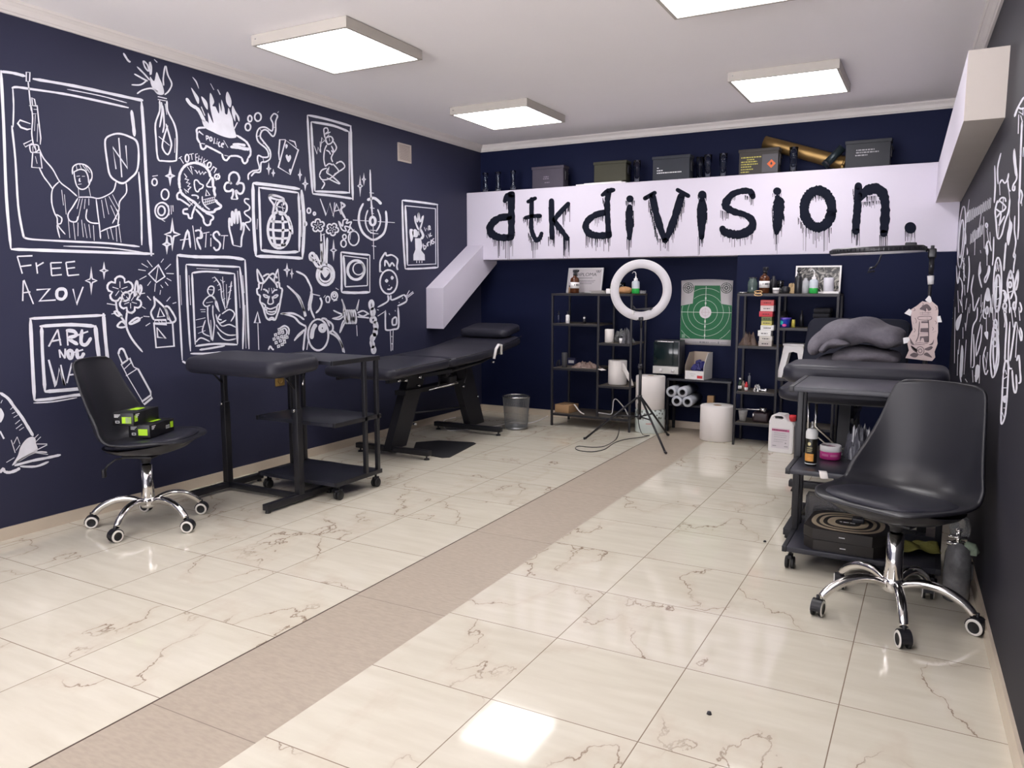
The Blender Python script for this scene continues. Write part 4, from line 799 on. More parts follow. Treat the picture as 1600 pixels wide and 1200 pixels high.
for y0, lean, wid in ((-.52, .30, .20), (.62, -.24, .23)):
    n_ = 'leg'
    poly = [(y0, .05), (y0+wid, .05), (y0+wid+lean*.95, .60), (y0+lean*.95-.02, .60)]
    lg = MB().prism(poly, -.045, .02, None, lambda a, b, x: (x, a, b)).build('leg', M_BLACK, t)
    yb = y0+(.05 if y0 < 0 else -.03)
    MB().bx((-.33, yb-.025, .03), (.34, yb+.025, .07), None, .006).build('foot_bar', M_BLACK, t)
    for x in (-.30, .31):
        MB().cyl((x, yb, .012), (x, yb, .032), .006, None, None, 8).cyl((x, yb, 0), (x, yb, .012), .022, .016, None, 14).build('foot', M_PLBLACK, t)
MB().tube([(0, -.26, .285), (0, .56, .23)], .008).bx((-.05, -.36, .44), (.05, .46, .475)).build('spreader_bar', M_BLACK, t)
fm = MB()
for x in (-.22, .22):
    fm.bx((x-.015, -.80, .59), (x+.015, .0, .615)); fm.tube([(x, 0, .60), (x, .45, .63), (x, .95, .725)], .013, None, 8)
fm.bx((-.22, -.5, .595), (.22, -.46, .612)).bx((-.22, .1, .60), (.22, .14, .62)).build('pad_frame', M_BLACK, t)
bl = MB()
for x, y, z in ((.25, -.70, .60), (.25, -.62, .595), (.25, -.45, .60), (.06, -.20, .57), (.06, -.20, .50), (.035, -.22, .20), (.035, .72, .30), (.25, .62, .62), (.06, .45, .42)): bl.cyl((x-.02, y, z), (x+.006, y, z), .009, None, None, 10)
bl.build('bolt', M_STEEL, t)
hd = MB().tube([(.2, -.42, .60), (.1, -.2, .55)], .006).tube([(.1, -.13, .46), (.2, .02, .49), (.22, .10, .50)], .008, None, 8)
hd.build('lever', M_STEEL, t)
MB().box((.03, .18, .56), (.10, .05, .06), None, .01, Matrix.Rotation(.4, 4, 'X')).build('gas_spring', M_FRAME, t)
MB().box((.02, .26, .50), (.12, .10, .06), None, .008).build('gear_housing', M_FRAME, t)
for y in (.02, .42): MB().tube([(.1, y, .62), (.1, y, .50), (.1, y-.03, .46)], .007).build('linkage', M_FRAME, t)
# floor mat by the couch
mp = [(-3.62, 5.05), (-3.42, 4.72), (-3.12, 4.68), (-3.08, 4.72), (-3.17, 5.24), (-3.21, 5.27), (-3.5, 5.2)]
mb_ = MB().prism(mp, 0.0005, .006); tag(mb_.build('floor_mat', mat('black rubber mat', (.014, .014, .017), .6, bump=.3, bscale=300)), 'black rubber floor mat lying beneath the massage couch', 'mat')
# ------------------------------------------------------------------ second couch, right, in chair position
t = thing('massage_couch', 'black massage couch with upright back at the right wall, holding the grey blanket', 'massage couch', (-.42, 5.2, 0), 0, 'black massage couches')
pad_section([(-.66, .655), (-.3, .66), (.15, .66)], -.34, .29, .09, .035).build('leg_pad', M_LEATHER, t)
pad_section([(.20, .70), (.36, .86), (.52, 1.03)], -.34, .29, .085, .035).build('back_pad', M_UPH, t)
for y0, lean, wid in ((-.34, .14, .18), (.42, -.22, .2)):
    MB().prism([(y0, .05), (y0+wid, .05), (y0+wid+lean, .615), (y0+lean, .615)], -.05, .015, None, lambda a, b, x: (x, a, b)).build('leg', M_BLACK, t)
    MB().bx((-.31, y0+.06, .03), (.26, y0+.11, .07), None, .006).build('foot_bar', M_BLACK, t)
    for x in (-.28, .23): MB().cyl((x, y0+.085, 0), (x, y0+.085, .032), .02, .008, None, 12).build('foot', M_PLBLACK, t)
MB().bx((-.05, -.2, .44), (.03, .42, .47)).bx((-.25, -.5, .59), (.2, .15, .615)).build('pad_frame', M_BLACK, t)
MB().tube([(-.15, -.45, .58), (-.15, -.45, .45), (-.05, -.44, .36)], .008).tube([(-.2, -.40, .58), (-.2, -.36, .42), (-.1, -.34, .33), (.05, -.34, .30)], .007).build('lever', M_STEEL, t)
# grey blanket folded on it
bk = MB()
def roll_fold(x0, x1, y0, y1, zc, h, ph, amp):
    def fn(u, v):
        a = 2*PI*v; x = x0+(x1-x0)*u; e = math.sqrt(max(0.0, 1-abs(2*u-1)**5))
        yc = (y0+y1)/2+.012*math.sin(9*u+ph); ry = (y1-y0)/2; rz = h/2*(0.80+.20*e)
        wob = 1+amp*math.sin(5*u*PI+3*a+ph)+amp*.7*math.sin(11*u*PI-2*a+ph*2)
        c, s = math.cos(a), math.sin(a)
        return Vector((x, yc+ry*math.copysign(abs(c)**.7, c)*wob*(.75+.25*e), zc+rz*math.copysign(abs(s)**.75, s)*wob*(.35+.65*e)+.02*math.sin(4*u+ph)))
    bk.grid(fn, 44, 30, None, True, False, True)
    for u in (0, 1): q = [fn(u, j/30) for j in range(30)]; bk.add(q, [list(range(30))])
roll_fold(-.615, -.125, 4.64, 5.06, .775, .15, .3, .022)
def fold(path, ry, seed, amp=.012, n=40):
    # a soft fold: a fat bent roll following path [(x, z, half thickness)], stretched along y
    P_ = smooth_pts(path, False, 8); K_n = len(P_); pts_ = []
    for i, (x, z, r) in enumerate(P_):
        a0, a1 = P_[max(i-1, 0)], P_[min(i+1, K_n-1)]; d_ = Vector((a1[0]-a0[0], a1[1]-a0[1])).normalized(); nx, nz = -d_.y, d_.x
        e = math.sqrt(max(.02, 1-abs(2*i/(K_n-1)-1)**6))
        for j in range(n):
            q = 2*PI*j/n; c, s_ = math.cos(q), math.sin(q)
            w_ = r*e*math.copysign(abs(s_)**.85, s_)*(1+.10*math.sin(3*q+i*.21+seed))+amp*math.sin(i*.45+2*q+seed)*e*.5
            y = ry*(.62+.38*e)*math.copysign(abs(c)**.8, c)+amp*math.sin(i*.3+seed*2)
            pts_.append((x+nx*w_, 4.85+y, z+nz*w_))
    bk.add(pts_, [[i*n+j, i*n+(j+1) % n, (i+1)*n+(j+1) % n, (i+1)*n+j] for i in range(K_n-1) for j in range(n)], None, True)
    bk.add(pts_[:n], [list(range(n))]); bk.add(pts_[-n:], [list(range(n))[::-1]])
fold([(-.50, .845, .045), (-.40, .862, .05), (-.28, .868, .045), (-.15, .852, .035)], .20, .4)
fold([(-.605, .865, .030), (-.585, .915, .05), (-.53, .965, .07), (-.45, .998, .075), (-.36, 1.005, .07), (-.27, .985, .07), (-.18, .965, .06), (-.14, .945, .04)], .205, 1.7, .016)
fold([(-.56, .885, .025), (-.52, .93, .035), (-.46, .945, .03), (-.40, .935, .02)], .222, 2.9, .008)
tag(bk.build('blanket', M_CLOTH), 'folded grey fleece blanket heaped on the right couch behind the armrest', 'blanket')
# ------------------------------------------------------------------ wastebasket, cables
t = thing('wastebasket', 'grey wire mesh wastebasket on the floor by the back wall', 'bin', (-3.21, 6.0, 0))
M_WIRE = mat('grey wire', (.30, .31, .32), .35, metal=.8)
g = MB(); H_, r0, r1 = .29, .098, .120
for i in range(72):
    a = 2*PI*i/72; g.tube([(r0*math.cos(a), r0*math.sin(a), .01), (r1*math.cos(a), r1*math.sin(a), H_)], .0011, None, 4, False)
for k in range(22):
    z = .012+(H_-.02)*k/21; r = r0+(r1-r0)*z/H_; g.tube([(r*math.cos(2*PI*i/36), r*math.sin(2*PI*i/36), z) for i in range(36)], .0010, None, 4, False, True, True)
g.build('wire_mesh', M_WIRE, t)
MB().tube([(r1*math.cos(2*PI*i/40), r1*math.sin(2*PI*i/40), H_) for i in range(40)], .006, None, 8, False, True, True).build('rim', M_STEEL, t)
MB().lathe([(.001, .004), (r0-.002, .004), (r0+.002, 0), (r0+.003, .022), (r0, .022), (r0-.004, .008), (.001, .008)], (0, 0, 0), None, 36).build('base', M_WIRE, t)
def floor_line(pts, r, z=None): return [tuple(onz(u, v, r)[:2])+(r+.0005,) for u, v in pts]
wc = floor_line([(657, 647), (680, 656), (697, 671), (720, 672), (756, 668), (770, 666.5), (783, 664), (800, 660), (826, 661), (844, 656), (856, 650)], .004)
wc = [(max(x, XL+.03), min(y, YB-.03), z) for x, y, z in wc]
wc = [(x, (y if not (-3.36 < x < -3.07 and 5.85 < y < 6.15) else 6.15), z) for x, y, z in wc]
tag(MB().tube(smooth_pts(wc, False, 5), .004, None, 6).build('extension_cable', M_WHITE), 'white cord along the floor behind the mesh wastebasket and under the couch', 'cable')
# ------------------------------------------------------------------ ring light on tripod
def face_rot(n):
    n = Vector(n).normalized(); x = Vector((-n.y, n.x, 0)).normalized() if abs(n.z) < .95 else Vector((1, 0, 0)); y = n.cross(x); x = y.cross(n)
    return Matrix((x, y, n)).transposed()
M_DIFF = mat('unlit ring diffuser', (.62, .60, .64), .45, var=.05, scale=60)
def ring_head(c, n, R0, R1, parent, ribs=False):
    Q = face_rot(n)
    f = MB().lathe([(R1+.004, 0), (R0-.004, 0), (R0, -.004), (R0, -.020), (R0-.012, -.028), (R1+.012, -.028), (R1, -.020), (R1, -.004), (R1+.004, 0)], c, None, 72, 'Z', True, Q)
    if ribs:
        for i in range(64):
            a = 2*PI*i/64; p = Vector(c)+Q @ Vector((R0*math.cos(a), R0*math.sin(a), -.013)); f.box(p, (.006, .006, .014), None, 0, Matrix.Rotation(a, 4, 'Z'))
    f.build('ring_frame', M_WHITE if not ribs else M_PLBLACK, parent)
    MB().lathe([(R1+.003, .0), (R1+.006, .006), (R0-.006, .006), (R0-.003, 0)], c, None, 72, 'Z', True, Q).build('diffuser', M_DIFF, parent)
t = thing('ring_light', 'upright white ring light on a black tripod in front of the left shelf', 'ring light', (-2.035, 5.90, 0), 0, 'ring lights')
ring_head((0, -.03, 1.225), (.325, -.945, .0), .238, .170, t)
MB().cyl((0, 0, .20), (0, 0, .62), .0125, None, None, 12).build('pole', M_BLACK, t)
MB().cyl((0, 0, .60), (0, 0, .93), .009, None, None, 12).build('upper_pole', M_FRAME, t)
MB().cyl((0, 0, .93), (0, -.015, 1.0), .009, None, None, 10).box((0, -.02, 1.0), (.05, .04, .03), None, .006).build('head_joint', M_PLBLACK, t)
MB().box((-.05, -.055, 1.05), (.018, .03, .03), None, .004).build('switch', M_WHITE, t)
MB().tube([(-.01, .0, 1.02), (-.055, -.04, 1.10), (-.03, -.05, 1.075), (.10, -.03, 1.085)], .006, None, 8).box((.02, -.04, 1.075), (.15, .012, .012), None, .003).build('phone_clamp', M_PLBLACK, t)
for z in (.62, .37): MB().cyl((0, 0, z-.02), (0, 0, z+.02), .018, None, None, 14).cyl((0, -.018, z), (.0, -.036, z), .010, None, None, 10).build('clamp_collar', M_PLBLACK, t)
MB().cyl((0, 0, .195), (0, 0, .235), .016, None, None, 12).build('brace_hub', M_PLBLACK, t)
for fx, fy in ((-.446, -.085), (.323, -.309), (.121, .406)):
    l = math.hypot(fx, fy); ux, uy = fx/l, fy/l
    lg = MB().tube([(.02*ux, .02*uy, .37), (fx*.97, fy*.97, .012)], .0085, None, 8).build('leg', M_BLACK, t)
    MB().tube([(fx*.95, fy*.95, .016), (fx, fy, .010)], .010, None, 8).build('rubber_foot', M_PLBLACK, lg)
    k = .42; MB().tube([(.014*ux, .014*uy, .215), (.02*ux+(fx-.02*ux)*k, .02*uy+(fy-.02*uy)*k, .37-.358*k)], .006, None, 6).build('brace', M_BLACK, t)
cb = floor_line([(968, 668), (966, 678), (962, 687), (945, 697), (925, 699), (905, 697), (899, 700), (905, 704), (925, 706), (945, 702), (958, 693), (975, 687), (1003, 683), (1015, 680)], .003)
pts = [(x+2.035, y-5.90, z) for x, y, z in cb]+[(-.03, .24, .02), (-.02, .12, .06), (-.016, .03, .16), (-.018, .01, .32)]
MB().tube(smooth_pts(pts, False, 3), .0032, None, 6).build('power_cord', M_PLBLACK, t, None, 0, 0, 0, 'black cord looped on the floor')
# ------------------------------------------------------------------ left shelf unit
def shelf_unit(name_label, x0, xm, x1, y0, y1, zt, left, right, zb, over=False):
    t = thing('shelf_unit', name_label, 'shelf unit', ((x0+x1)/2, (y0+y1)/2, 0), 0, 'black steel shelf units')
    ox, oy = (x0+x1)/2, (y0+y1)/2; w_ = .018
    for x, z0 in ((x0, 0), (xm, zb), (x1, 0)):
        for y in (y0+w_/2, y1-w_/2): MB().bx((x-w_/2-ox, y-w_/2-oy, z0), (x+w_/2-ox, y+w_/2-oy, zt), None, .001).build('post', M_FRAME, t)
    def board(a, b, z):
        bb = MB().bx((a+.0095-ox, y0+.002-oy, z-.016), (b-.0095-ox, y1-.002-oy, z-.0005), None, .001, 1)
        bb.build('shelf', M_SHELFW, t)
        MB().bx((a+.0095-ox, y0-oy, z-.020), (b-.0095-ox, y0+.0018-oy, z-.001)).build('shelf_edge', M_FRAME, t)
    board(x0-.018, x1+.018, zt+.0165)
    board(x0, x1, zb)
    for z in left: board(x0, xm, z)
    for z in right: board(xm, x1, z)
    return t
LZ = dict(top=1.1915, a=.925, b=.53, bot=.115, c=.765, d=.395)
shelf_unit('left black steel shelf unit with staggered shelves, holding the diploma and brown spray bottle', -3.003, -2.562, -2.262, 6.29, 6.68, 1.175, [LZ['a'], LZ['b']], [LZ['c'], LZ['d']], LZ['bot'])
def at(u, v, y): return ony(u, v, y)
def bottle(name, label, cat, x, y, z, prof, m, parts=(), group=None, n=20):
    t = thing(name, label, cat, (x, y, z), 0, group)
    MB().lathe(prof, (0, 0, 0), None, n).build('body', m, t)
    for nm, pr_, mm in parts: MB().lathe(pr_, (0, 0, 0), None, n).build(nm, mm, t)
    return t
# diploma
t = thing('framed_diploma', 'white framed diploma leaning on the left shelf unit, behind the brown spray bottle', 'diploma', (-2.775, 6.47, LZ['top']))
Q = Matrix.Rotation(math.radians(-14), 4, 'X')
P3 = lambda x, z, o=0: Q @ Vector((x, -o, z))
def slab(x0, x1, z0, z1, o0, o1):
    v = [P3(x, z, o) for o in (o0, o1) for x, z in ((x0, z0), (x1, z0), (x1, z1), (x0, z1))]
    return MB().add(v, [[3, 2, 1, 0], [4, 5, 6, 7], [0, 1, 5, 4], [1, 2, 6, 5], [2, 3, 7, 6], [3, 0, 4, 7]])
def slab_skew(x0, x1, z0, z1, o0, o1): return slab(x0, x1, z0, z1, o0, o1)
slab(-.165, .165, .003, .225, 0, .008).build('backing', M_WHITE, t)
fr = MB()
for a in ((-.17, -.158, 0, .23), (.158, .17, 0, .23), (-.158, .158, 0, .010), (-.158, .158, .220, .23)):
    q = slab(*a, 0, .014); fr.add(q.v, q.f)
fr.build('frame', mat('silver frame', (.5, .5, .52), .3, metal=.6), t)
slab(-.158, .158, .010, .220, .0095, .0100).build('certificate', mat('certificate paper', (.40, .37, .39), .25), t)
def text_obj(txt, size, m, parent, fn, name='lettering', bold=0):
    cu = bpy.data.curves.new(name, 'FONT'); cu.body = txt; cu.size = size; cu.align_x = 'CENTER'; cu.align_y = 'CENTER'; cu.offset = bold
    o = bpy.data.objects.new(name, cu); C.objects.link(o)
    me = bpy.data.meshes.new_from_object(o.evaluated_get(bpy.context.evaluated_depsgraph_get())); C.objects.unlink(o); bpy.data.objects.remove(o); bpy.data.curves.remove(cu)
    for v in me.vertices: v.co = fn(v.co.x, v.co.y)
    me.name = name; me.materials.clear(); me.materials.append(m)
    q = bpy.data.objects.new(name, me); C.objects.link(q); q.parent = parent; return q
bpy.context.view_layer.update()
text_obj('DIPLOMA', .042, M_DTEXT, t, lambda x, y: P3(.005+x*1.15, .168+y, .0103))
def lines(parent, fn, spec, m, name='print', seed=1):
    # rows of small printed dashes: (x0, x1, y, height, broken)
    R_ = random.Random(seed); b = MB()
    for x0, x1, y, h, br in spec:
        x = x0
        while x < x1-1e-6:
            l = min(x1-x, (h*R_.uniform(.8, 2.6)) if br else x1-x)
            b.add([fn(x, y), fn(x+l, y), fn(x+l, y+h), fn(x, y+h)], [[0, 1, 2, 3]]); x += l+(h*.5 if br else 0)
    return b.build(name, m, parent)
lines(t, lambda x, y: P3(x, y, .0103), [(-.07, .07, .136, .004, 0), (.10, .145, .196, .008, 1), (.105, .14, .186, .005, 1), (-.09, .10, .112, .004, 1), (-.08, .09, .098, .004, 1), (-.06, .07, .084, .004, 1)], M_DTEXT)
# amber spray bottle
SPB = [(.001, .002), (.036, .002), (.040, .008), (.040, .115), (.036, .132), (.018, .146), (.0145, .150), (.0145, .162), (.001, .162)]
def spray_bottle(x, y, z, label, glass, lab_mat, rz=0.0, k=1.0):
    t = thing('spray_bottle', label, 'spray bottle', (x, y, z), rz)
    sc = lambda P: [(a*k, b*k) for a, b in P]
    MB().lathe(sc(SPB), (0, 0, 0), None, 24).build('body', glass, t)
    MB().lathe(sc([(.0405, .045), (.0408, .045), (.0408, .098), (.0405, .098)]), (0, 0, 0), None, 24).build('label', lab_mat, t)
    lines(t, lambda a, b: Vector((.0415*k*math.sin(a), -.0415*k*math.cos(a), b*k)), [(-.75, -.25, .066, .016, 0), (-.2, .2, .066, .016, 0), (.26, .75, .066, .016, 0)], M_DTEXT)
    h = MB().cyl((0, 0, .158*k), (0, 0, .182*k), .017*k, .013*k, None, 16).box((0, -.012*k, .195*k), (.022*k, .062*k, .024*k), None, .005*k)
    h.tube([(0, -.022*k, .186*k), (0, -.035*k, .168*k), (0, -.030*k, .150*k)], .004*k, None, 6).cyl((0, -.043*k, .197*k), (0, -.055*k, .197*k), .007*k, None, None, 10)
    h.build('trigger_head', M_PLBLACK, t); return t
q = at(898, 458, 6.36); spray_bottle(q.x, 6.36, LZ['top'], 'brown glass spray bottle with a white label, in front of the diploma', M_AMBER, M_WHITE, math.radians(60))
q = at(890, 458, 6.345); bottle('vial', 'small brown vial left of the brown spray bottle', 'bottle', q.x, 6.345, LZ['top'], [(.001, .001), (.011, .001), (.011, .045), (.006, .052), (.006, .058), (.001, .058)], mat('tan vial', (.28, .17, .10), .3), [('cap', [(.007, .056), (.007, .07), (.001, .07)], M_PLBLACK)])
q = at(937, 458, 6.37)
t = thing('paper_stack', 'loose pile of grey booklets beside the diploma', 'papers', (q.x, 6.37, LZ['top']))
for i, (dx, rz_) in enumerate(((0, .1), (.01, -.08), (-.015, .05))): MB().box((dx, 0, .005+i*.009), (.13, .10, .008), None, 0, rz_).build('booklet', mat('grey booklet', (.30, .28, .27), .7), t)
q = at(951, 456, 6.34); tag(MB().box((q.x, 6.34, LZ['top']+.021), (.035, .035, .042), None, .002).build('small_box', M_WHITE), 'small white box at the left edge of the ring light, on the shelf top', 'box')
for u, h_, lab in ((958, .085, 'drinking glass behind the left rim of the ring light'), (971, .095, 'drinking glass seen through the ring light, left half')):
    q = at(u, 455, 6.55); bottle('drinking_glass', lab, 'glass', q.x, 6.55, LZ['top'], [(.001, .002), (.028, .002), (.032, .004), (.036, h_), (.034, h_), (.030, .006), (.001, .006)], M_GLASS)
q = at(977, 457, 6.40)
b = MB(); R_ = random.Random(4)
b.lathe([(.001, 0), (.040, 0), (.055, .02), (.050, .034), (.03, .044), (.001, .046)], (0, 0, 0), None, 20)
b.v = [(x*1.25*(1+.16*R_.random()), y*(1+.16*R_.random()), z*(1+.35*R_.random())) for x, y, z in b.v]
o = b.build('sponge', mat('tan sponge', (.46, .25, .12), .9, var=.3, scale=40, bump=.5), None, (q.x, 6.40, LZ['top'])); tag(o, 'tan sponge lump on the shelf top, seen through the ring light', 'sponge')
def wash_bottle(x, y, z, label, k=1.0):
    t = thing('wash_bottle', label, 'bottle', (x, y, z), 0, 'wash bottles with green liquid')
    sc = lambda P: [(a*k, b*k) for a, b in P]
    MB().lathe(sc([(.001, .001), (.031, .001), (.034, .004), (.034, .045)]), (0, 0, 0), None, 24).build('green_liquid', M_GREENL, t)
    MB().lathe(sc([(.034, .045), (.034, .095), (.030, .106), (.014, .114), (.014, .118)]), (0, 0, 0), None, 24).build('body', mat('milky plastic', (.55, .60, .66), .3, var=.04), t)
    MB().lathe(sc([(.017, .112), (.017, .132), (.008, .134), (.006, .15), (.001, .15)]), (0, 0, 0), None, 16).build('cap', M_WHITE, t)
    MB().tube([(0, 0, .145*k), (0, 0, .172*k), (-.006*k, 0, .186*k), (-.02*k, 0, .190*k), (-.034*k, 0, .176*k)], [.004*k, .004*k, .004*k, .003*k, .002*k], None, 8).build('spout', M_WHITE, t)
q = at(993, 460, 6.38); wash_bottle(q.x, 6.38, LZ['top'], 'wash bottle with bent spout and green liquid, seen through the ring light', .98)
q = at(1007, 461, 6.36); tag(MB().box((q.x-.015, 6.36, LZ['top']+.0135), (.045, .035, .026), None, .003).build('acrylic_block', M_FILM), 'clear acrylic block at the right end of the left shelf top', 'block')
# left bay, upper shelf
PUMP = [(.001, .001), (.017, .001), (.019, .003), (.019, .068), (.015, .074), (.008, .078), (.001, .078)]
PH = [('pump', [(.010, .076), (.010, .086), (.004, .088), (.004, .100), (.009, .101), (.009, .107), (.001, .108)], M_PLBLACK)]
q = at(873, 504, 6.40); bottle('pump_bottle', 'dark blue bottle at the left end of the second shelf', 'bottle', q.x, 6.40, LZ['a'], PUMP, mat('dark blue plastic', (.012, .016, .05), .25), PH)
q = at(887, 504, 6.36); bottle('pump_bottle', 'small white pump bottle on the left unit second shelf', 'bottle', q.x, 6.36, LZ['a'], PUMP, M_WHITE, PH)
q = at(913, 505, 6.37); bottle('dropper_bottle', 'small black bottle with white collar right of the white pump bottle', 'bottle', q.x, 6.37, LZ['a'], [(.001, .001), (.013, .001), (.013, .038), (.008, .044), (.001, .044)], M_PLBLACK, [('collar', [(.0105, .043), (.0105, .058), (.001, .058)], M_WHITE), ('dropper', [(.006, .058), (.005, .072), (.001, .073)], M_PLBLACK)])
# left bay, middle shelf
q = at(882, 575, 6.36); o = MB().lathe([(.001, 0), (.022, 0), (.024, .004), (.026, .128), (.022, .132), (.001, .132)], (0, 0, 0), None, 22).build('speaker', mat('dark grey fabric', (.045, .045, .05), .8, bump=.3, bscale=400), None, (q.x, 6.36, LZ['b'])); tag(o, 'upright dark grey cylinder speaker on the left unit middle shelf', 'speaker')
q = at(872, 575, 6.37); o = MB().tube([(-.015, 0, .008), (-.004, 0, .05), (.012, 0, .062), (.016, 0, .03), (.010, 0, .008)], .007, None, 8).build('grey_clip', M_FRAME, None, (q.x, 6.37, LZ['b'])); tag(o, 'bent grey clip left of the cylinder speaker', 'clip')
q = at(894, 566, 6.56); t = thing('small_box', 'small navy box with white label behind the cylinder speaker', 'box', (q.x, 6.56, LZ['b']))
MB().box((0, 0, .034), (.075, .04, .066), None, .002).build('carton', mat('navy carton', (.02, .022, .07), .5), t); MB().bx((-.028, -.0208, .02), (.026, -.0202, .046)).build('label', M_WTEXT, t)
def heap(name, label, cat, c, rx, ry, h, m, seed, jag=.25, n=26, group=None):
    R_ = random.Random(seed); ph = [R_.uniform(0, 6.28) for _ in range(8)]
    def fn(u, v):
        a = 2*PI*v; r = u
        k = 1+jag*(.5*math.sin(3*a+ph[0])+.3*math.sin(5*a+ph[1])+.2*math.sin(9*a+ph[2]))
        z = h*(max(0, 1-r**3))*(1+min(1, r*3)*jag*(math.sin(4*a+ph[3]+6*r)+.8*math.sin(7*a+ph[4]-9*r)+.6*math.sin(11*a+13*r+ph[5])))*.8
        return Vector((rx*r*k*math.cos(a), ry*r*k*math.sin(a), max(z, 0)+.001))
    o = MB().grid(fn, 12, n*2, None, False, False, True).add([(rx*(1+0)*.8*math.cos(2*PI*i/12), ry*.8*math.sin(2*PI*i/12), .0008) for i in range(12)], [list(range(12))]).build(name, m, None, c); return tag(o, label, cat, group)
q = at(916, 578, 6.42); heap('plastic_bag', 'crumpled brown plastic bag on the left unit middle shelf', 'bag', (q.x, 6.42, LZ['b']), .13, .08, .048, mat('brown film', (.20, .14, .12), .3, var=.5, scale=30), 7)
q = at(943, 578, 6.33); o = MB().box((0, 0, 0), (.045, .06, .004), None, 0, Matrix.Rotation(-.35, 4, 'Z') @ Matrix.Rotation(.2, 4, 'Y')).build('paper_tag', M_PAPER, None, (-2.507, 6.262, LZ['b']+.007)); tag(o, 'white paper tag poking past the left unit middle post', 'paper')
# left bay, bottom
q = at(884, 646, 6.40); t = thing('cardboard_box', 'small brown cardboard box on the left unit bottom shelf', 'box', (q.x, 6.42, LZ['bot']), math.radians(-8))
MB().box((0, 0, .037), (.15, .17, .072), None, .002).build('carton', M_CARD, t); MB().box((0, 0, .0735), (.05, .171, .001)).build('tape', mat('brown tape', (.30, .19, .10), .3), t)
q = at(908, 640, 6.34); o = MB()
P = [(-.06, 0, .09), (-.045, 0, .078), (-.02, 0, .045), (.01, 0, .02), (.04, 0, .008)]
o.add([(x, y, z) for x, _, z in P for y in (-.012, .012)], [[2*i, 2*i+1, 2*i+3, 2*i+2] for i in range(4)]); o = o.build('paper_strip', M_PAPER, None, (q.x, 6.315, LZ['bot']), 0, .0015); tag(o, 'curled pale strip leaning on the brown cardboard box', 'paper')
q = at(960, 640, 6.45); o = MB().tube(smooth_pts([(-.14, .02, .006), (-.06, 0, .005), (0, -.02, .007), (.012, 0, .03), (.012, .02, .12), (.03, .03, .14), (.07, .02, .115), (.13, 0, .06), (.16, -.03, .03), (.19, -.05, .006)], False, 5), .005, None, 8).build('cord', M_WHITE, None, (q.x-.03, 6.45, LZ['bot'])); tag(o, 'looped white cord on the left unit bottom shelf', 'cord')
for i, (u, v, lab) in enumerate(((962, 652, 'small dark crumb on the bottom shelf, left of its twin'), (973, 655, 'small dark crumb on the bottom shelf nearer the right post'))):
    q = at(u, v, 6.36); tag(MB().lathe([(.001, 0), (.012, 0), (.010, .008), (.001, .010)], (q.x, 6.36, LZ['bot']), None, 8).build('crumb', M_DTEXT), lab, 'debris')
# right bay
def paper_roll(name, label, x, y, z, r, h, core, group=None, m=None, n=40):
    t = thing(name, label, 'paper roll', (x, y, z), 0, group)
    MB().lathe([(core, .001), (r-.004, .001), (r, .005), (r, h-.005), (r-.004, h), (core, h)], (0, 0, 0), None, n).build('paper', m or M_PAPER, t)
    MB().lathe([(core, .001), (core, h-.001), (core-.003, h-.001), (core-.003, .001)], (0, 0, 0), None, 20).build('core', M_CARD, t); return t
q = at(952, 537, 6.38); paper_roll('paper_roll', 'short white paper roll on the left unit narrow upper shelf', q.x, 6.38, LZ['c'], .040, .118, .012)
q = at(964, 537, 6.37); bottle('cup', 'small black cup right of the short paper roll', 'cup', q.x-.002, 6.45, LZ['c'], [(.001, .001), (.019, .001), (.022, .055), (.020, .055), (.017, .004), (.001, .004)], M_PLBLACK)
q = at(972, 537, 6.35); bottle('cup', 'small white cup in front of the clear bag', 'cup', q.x, 6.33, LZ['c'], [(.001, .001), (.018, .001), (.020, .044), (.018, .044), (.016, .004), (.001, .004)], M_WHITE)
q = at(972, 530, 6.5); heap('plastic_bag', 'crumpled clear plastic bag behind the small cups', 'bag', (q.x, 6.54, LZ['c']), .10, .06, .11, M_FILM, 12)
q = at(990, 536, 6.42); heap('wire_bundle', 'tangle of black and white wires at the right end of the narrow shelf', 'wires', (-2.325, 6.36, LZ['c']), .045, .05, .09, mat('speckled wires', (.10, .10, .11), .4, var=.95, scale=80), 3, .4)
q = at(961, 605, 6.40); t = paper_roll('paper_towel_roll', 'large white paper towel roll with a torn flap on the left shelf unit', q.x+.006, 6.44, LZ['d'], .082, .215, .02)
fl = MB().grid(lambda u, v: Vector((.060+.112*u, -.058-.02*math.sin(3*u), .20-.19*u**1.3*(.35+.65*u)-(.075+.02*u)*v*(1-.3*u)+.006*math.sin(9*u))), 9, 5)
fl.v = [(x, y, max(z, .004)) for x, y, z in fl.v]
fl.build('torn_sheet', M_PAPER, t, None, 0, .001)
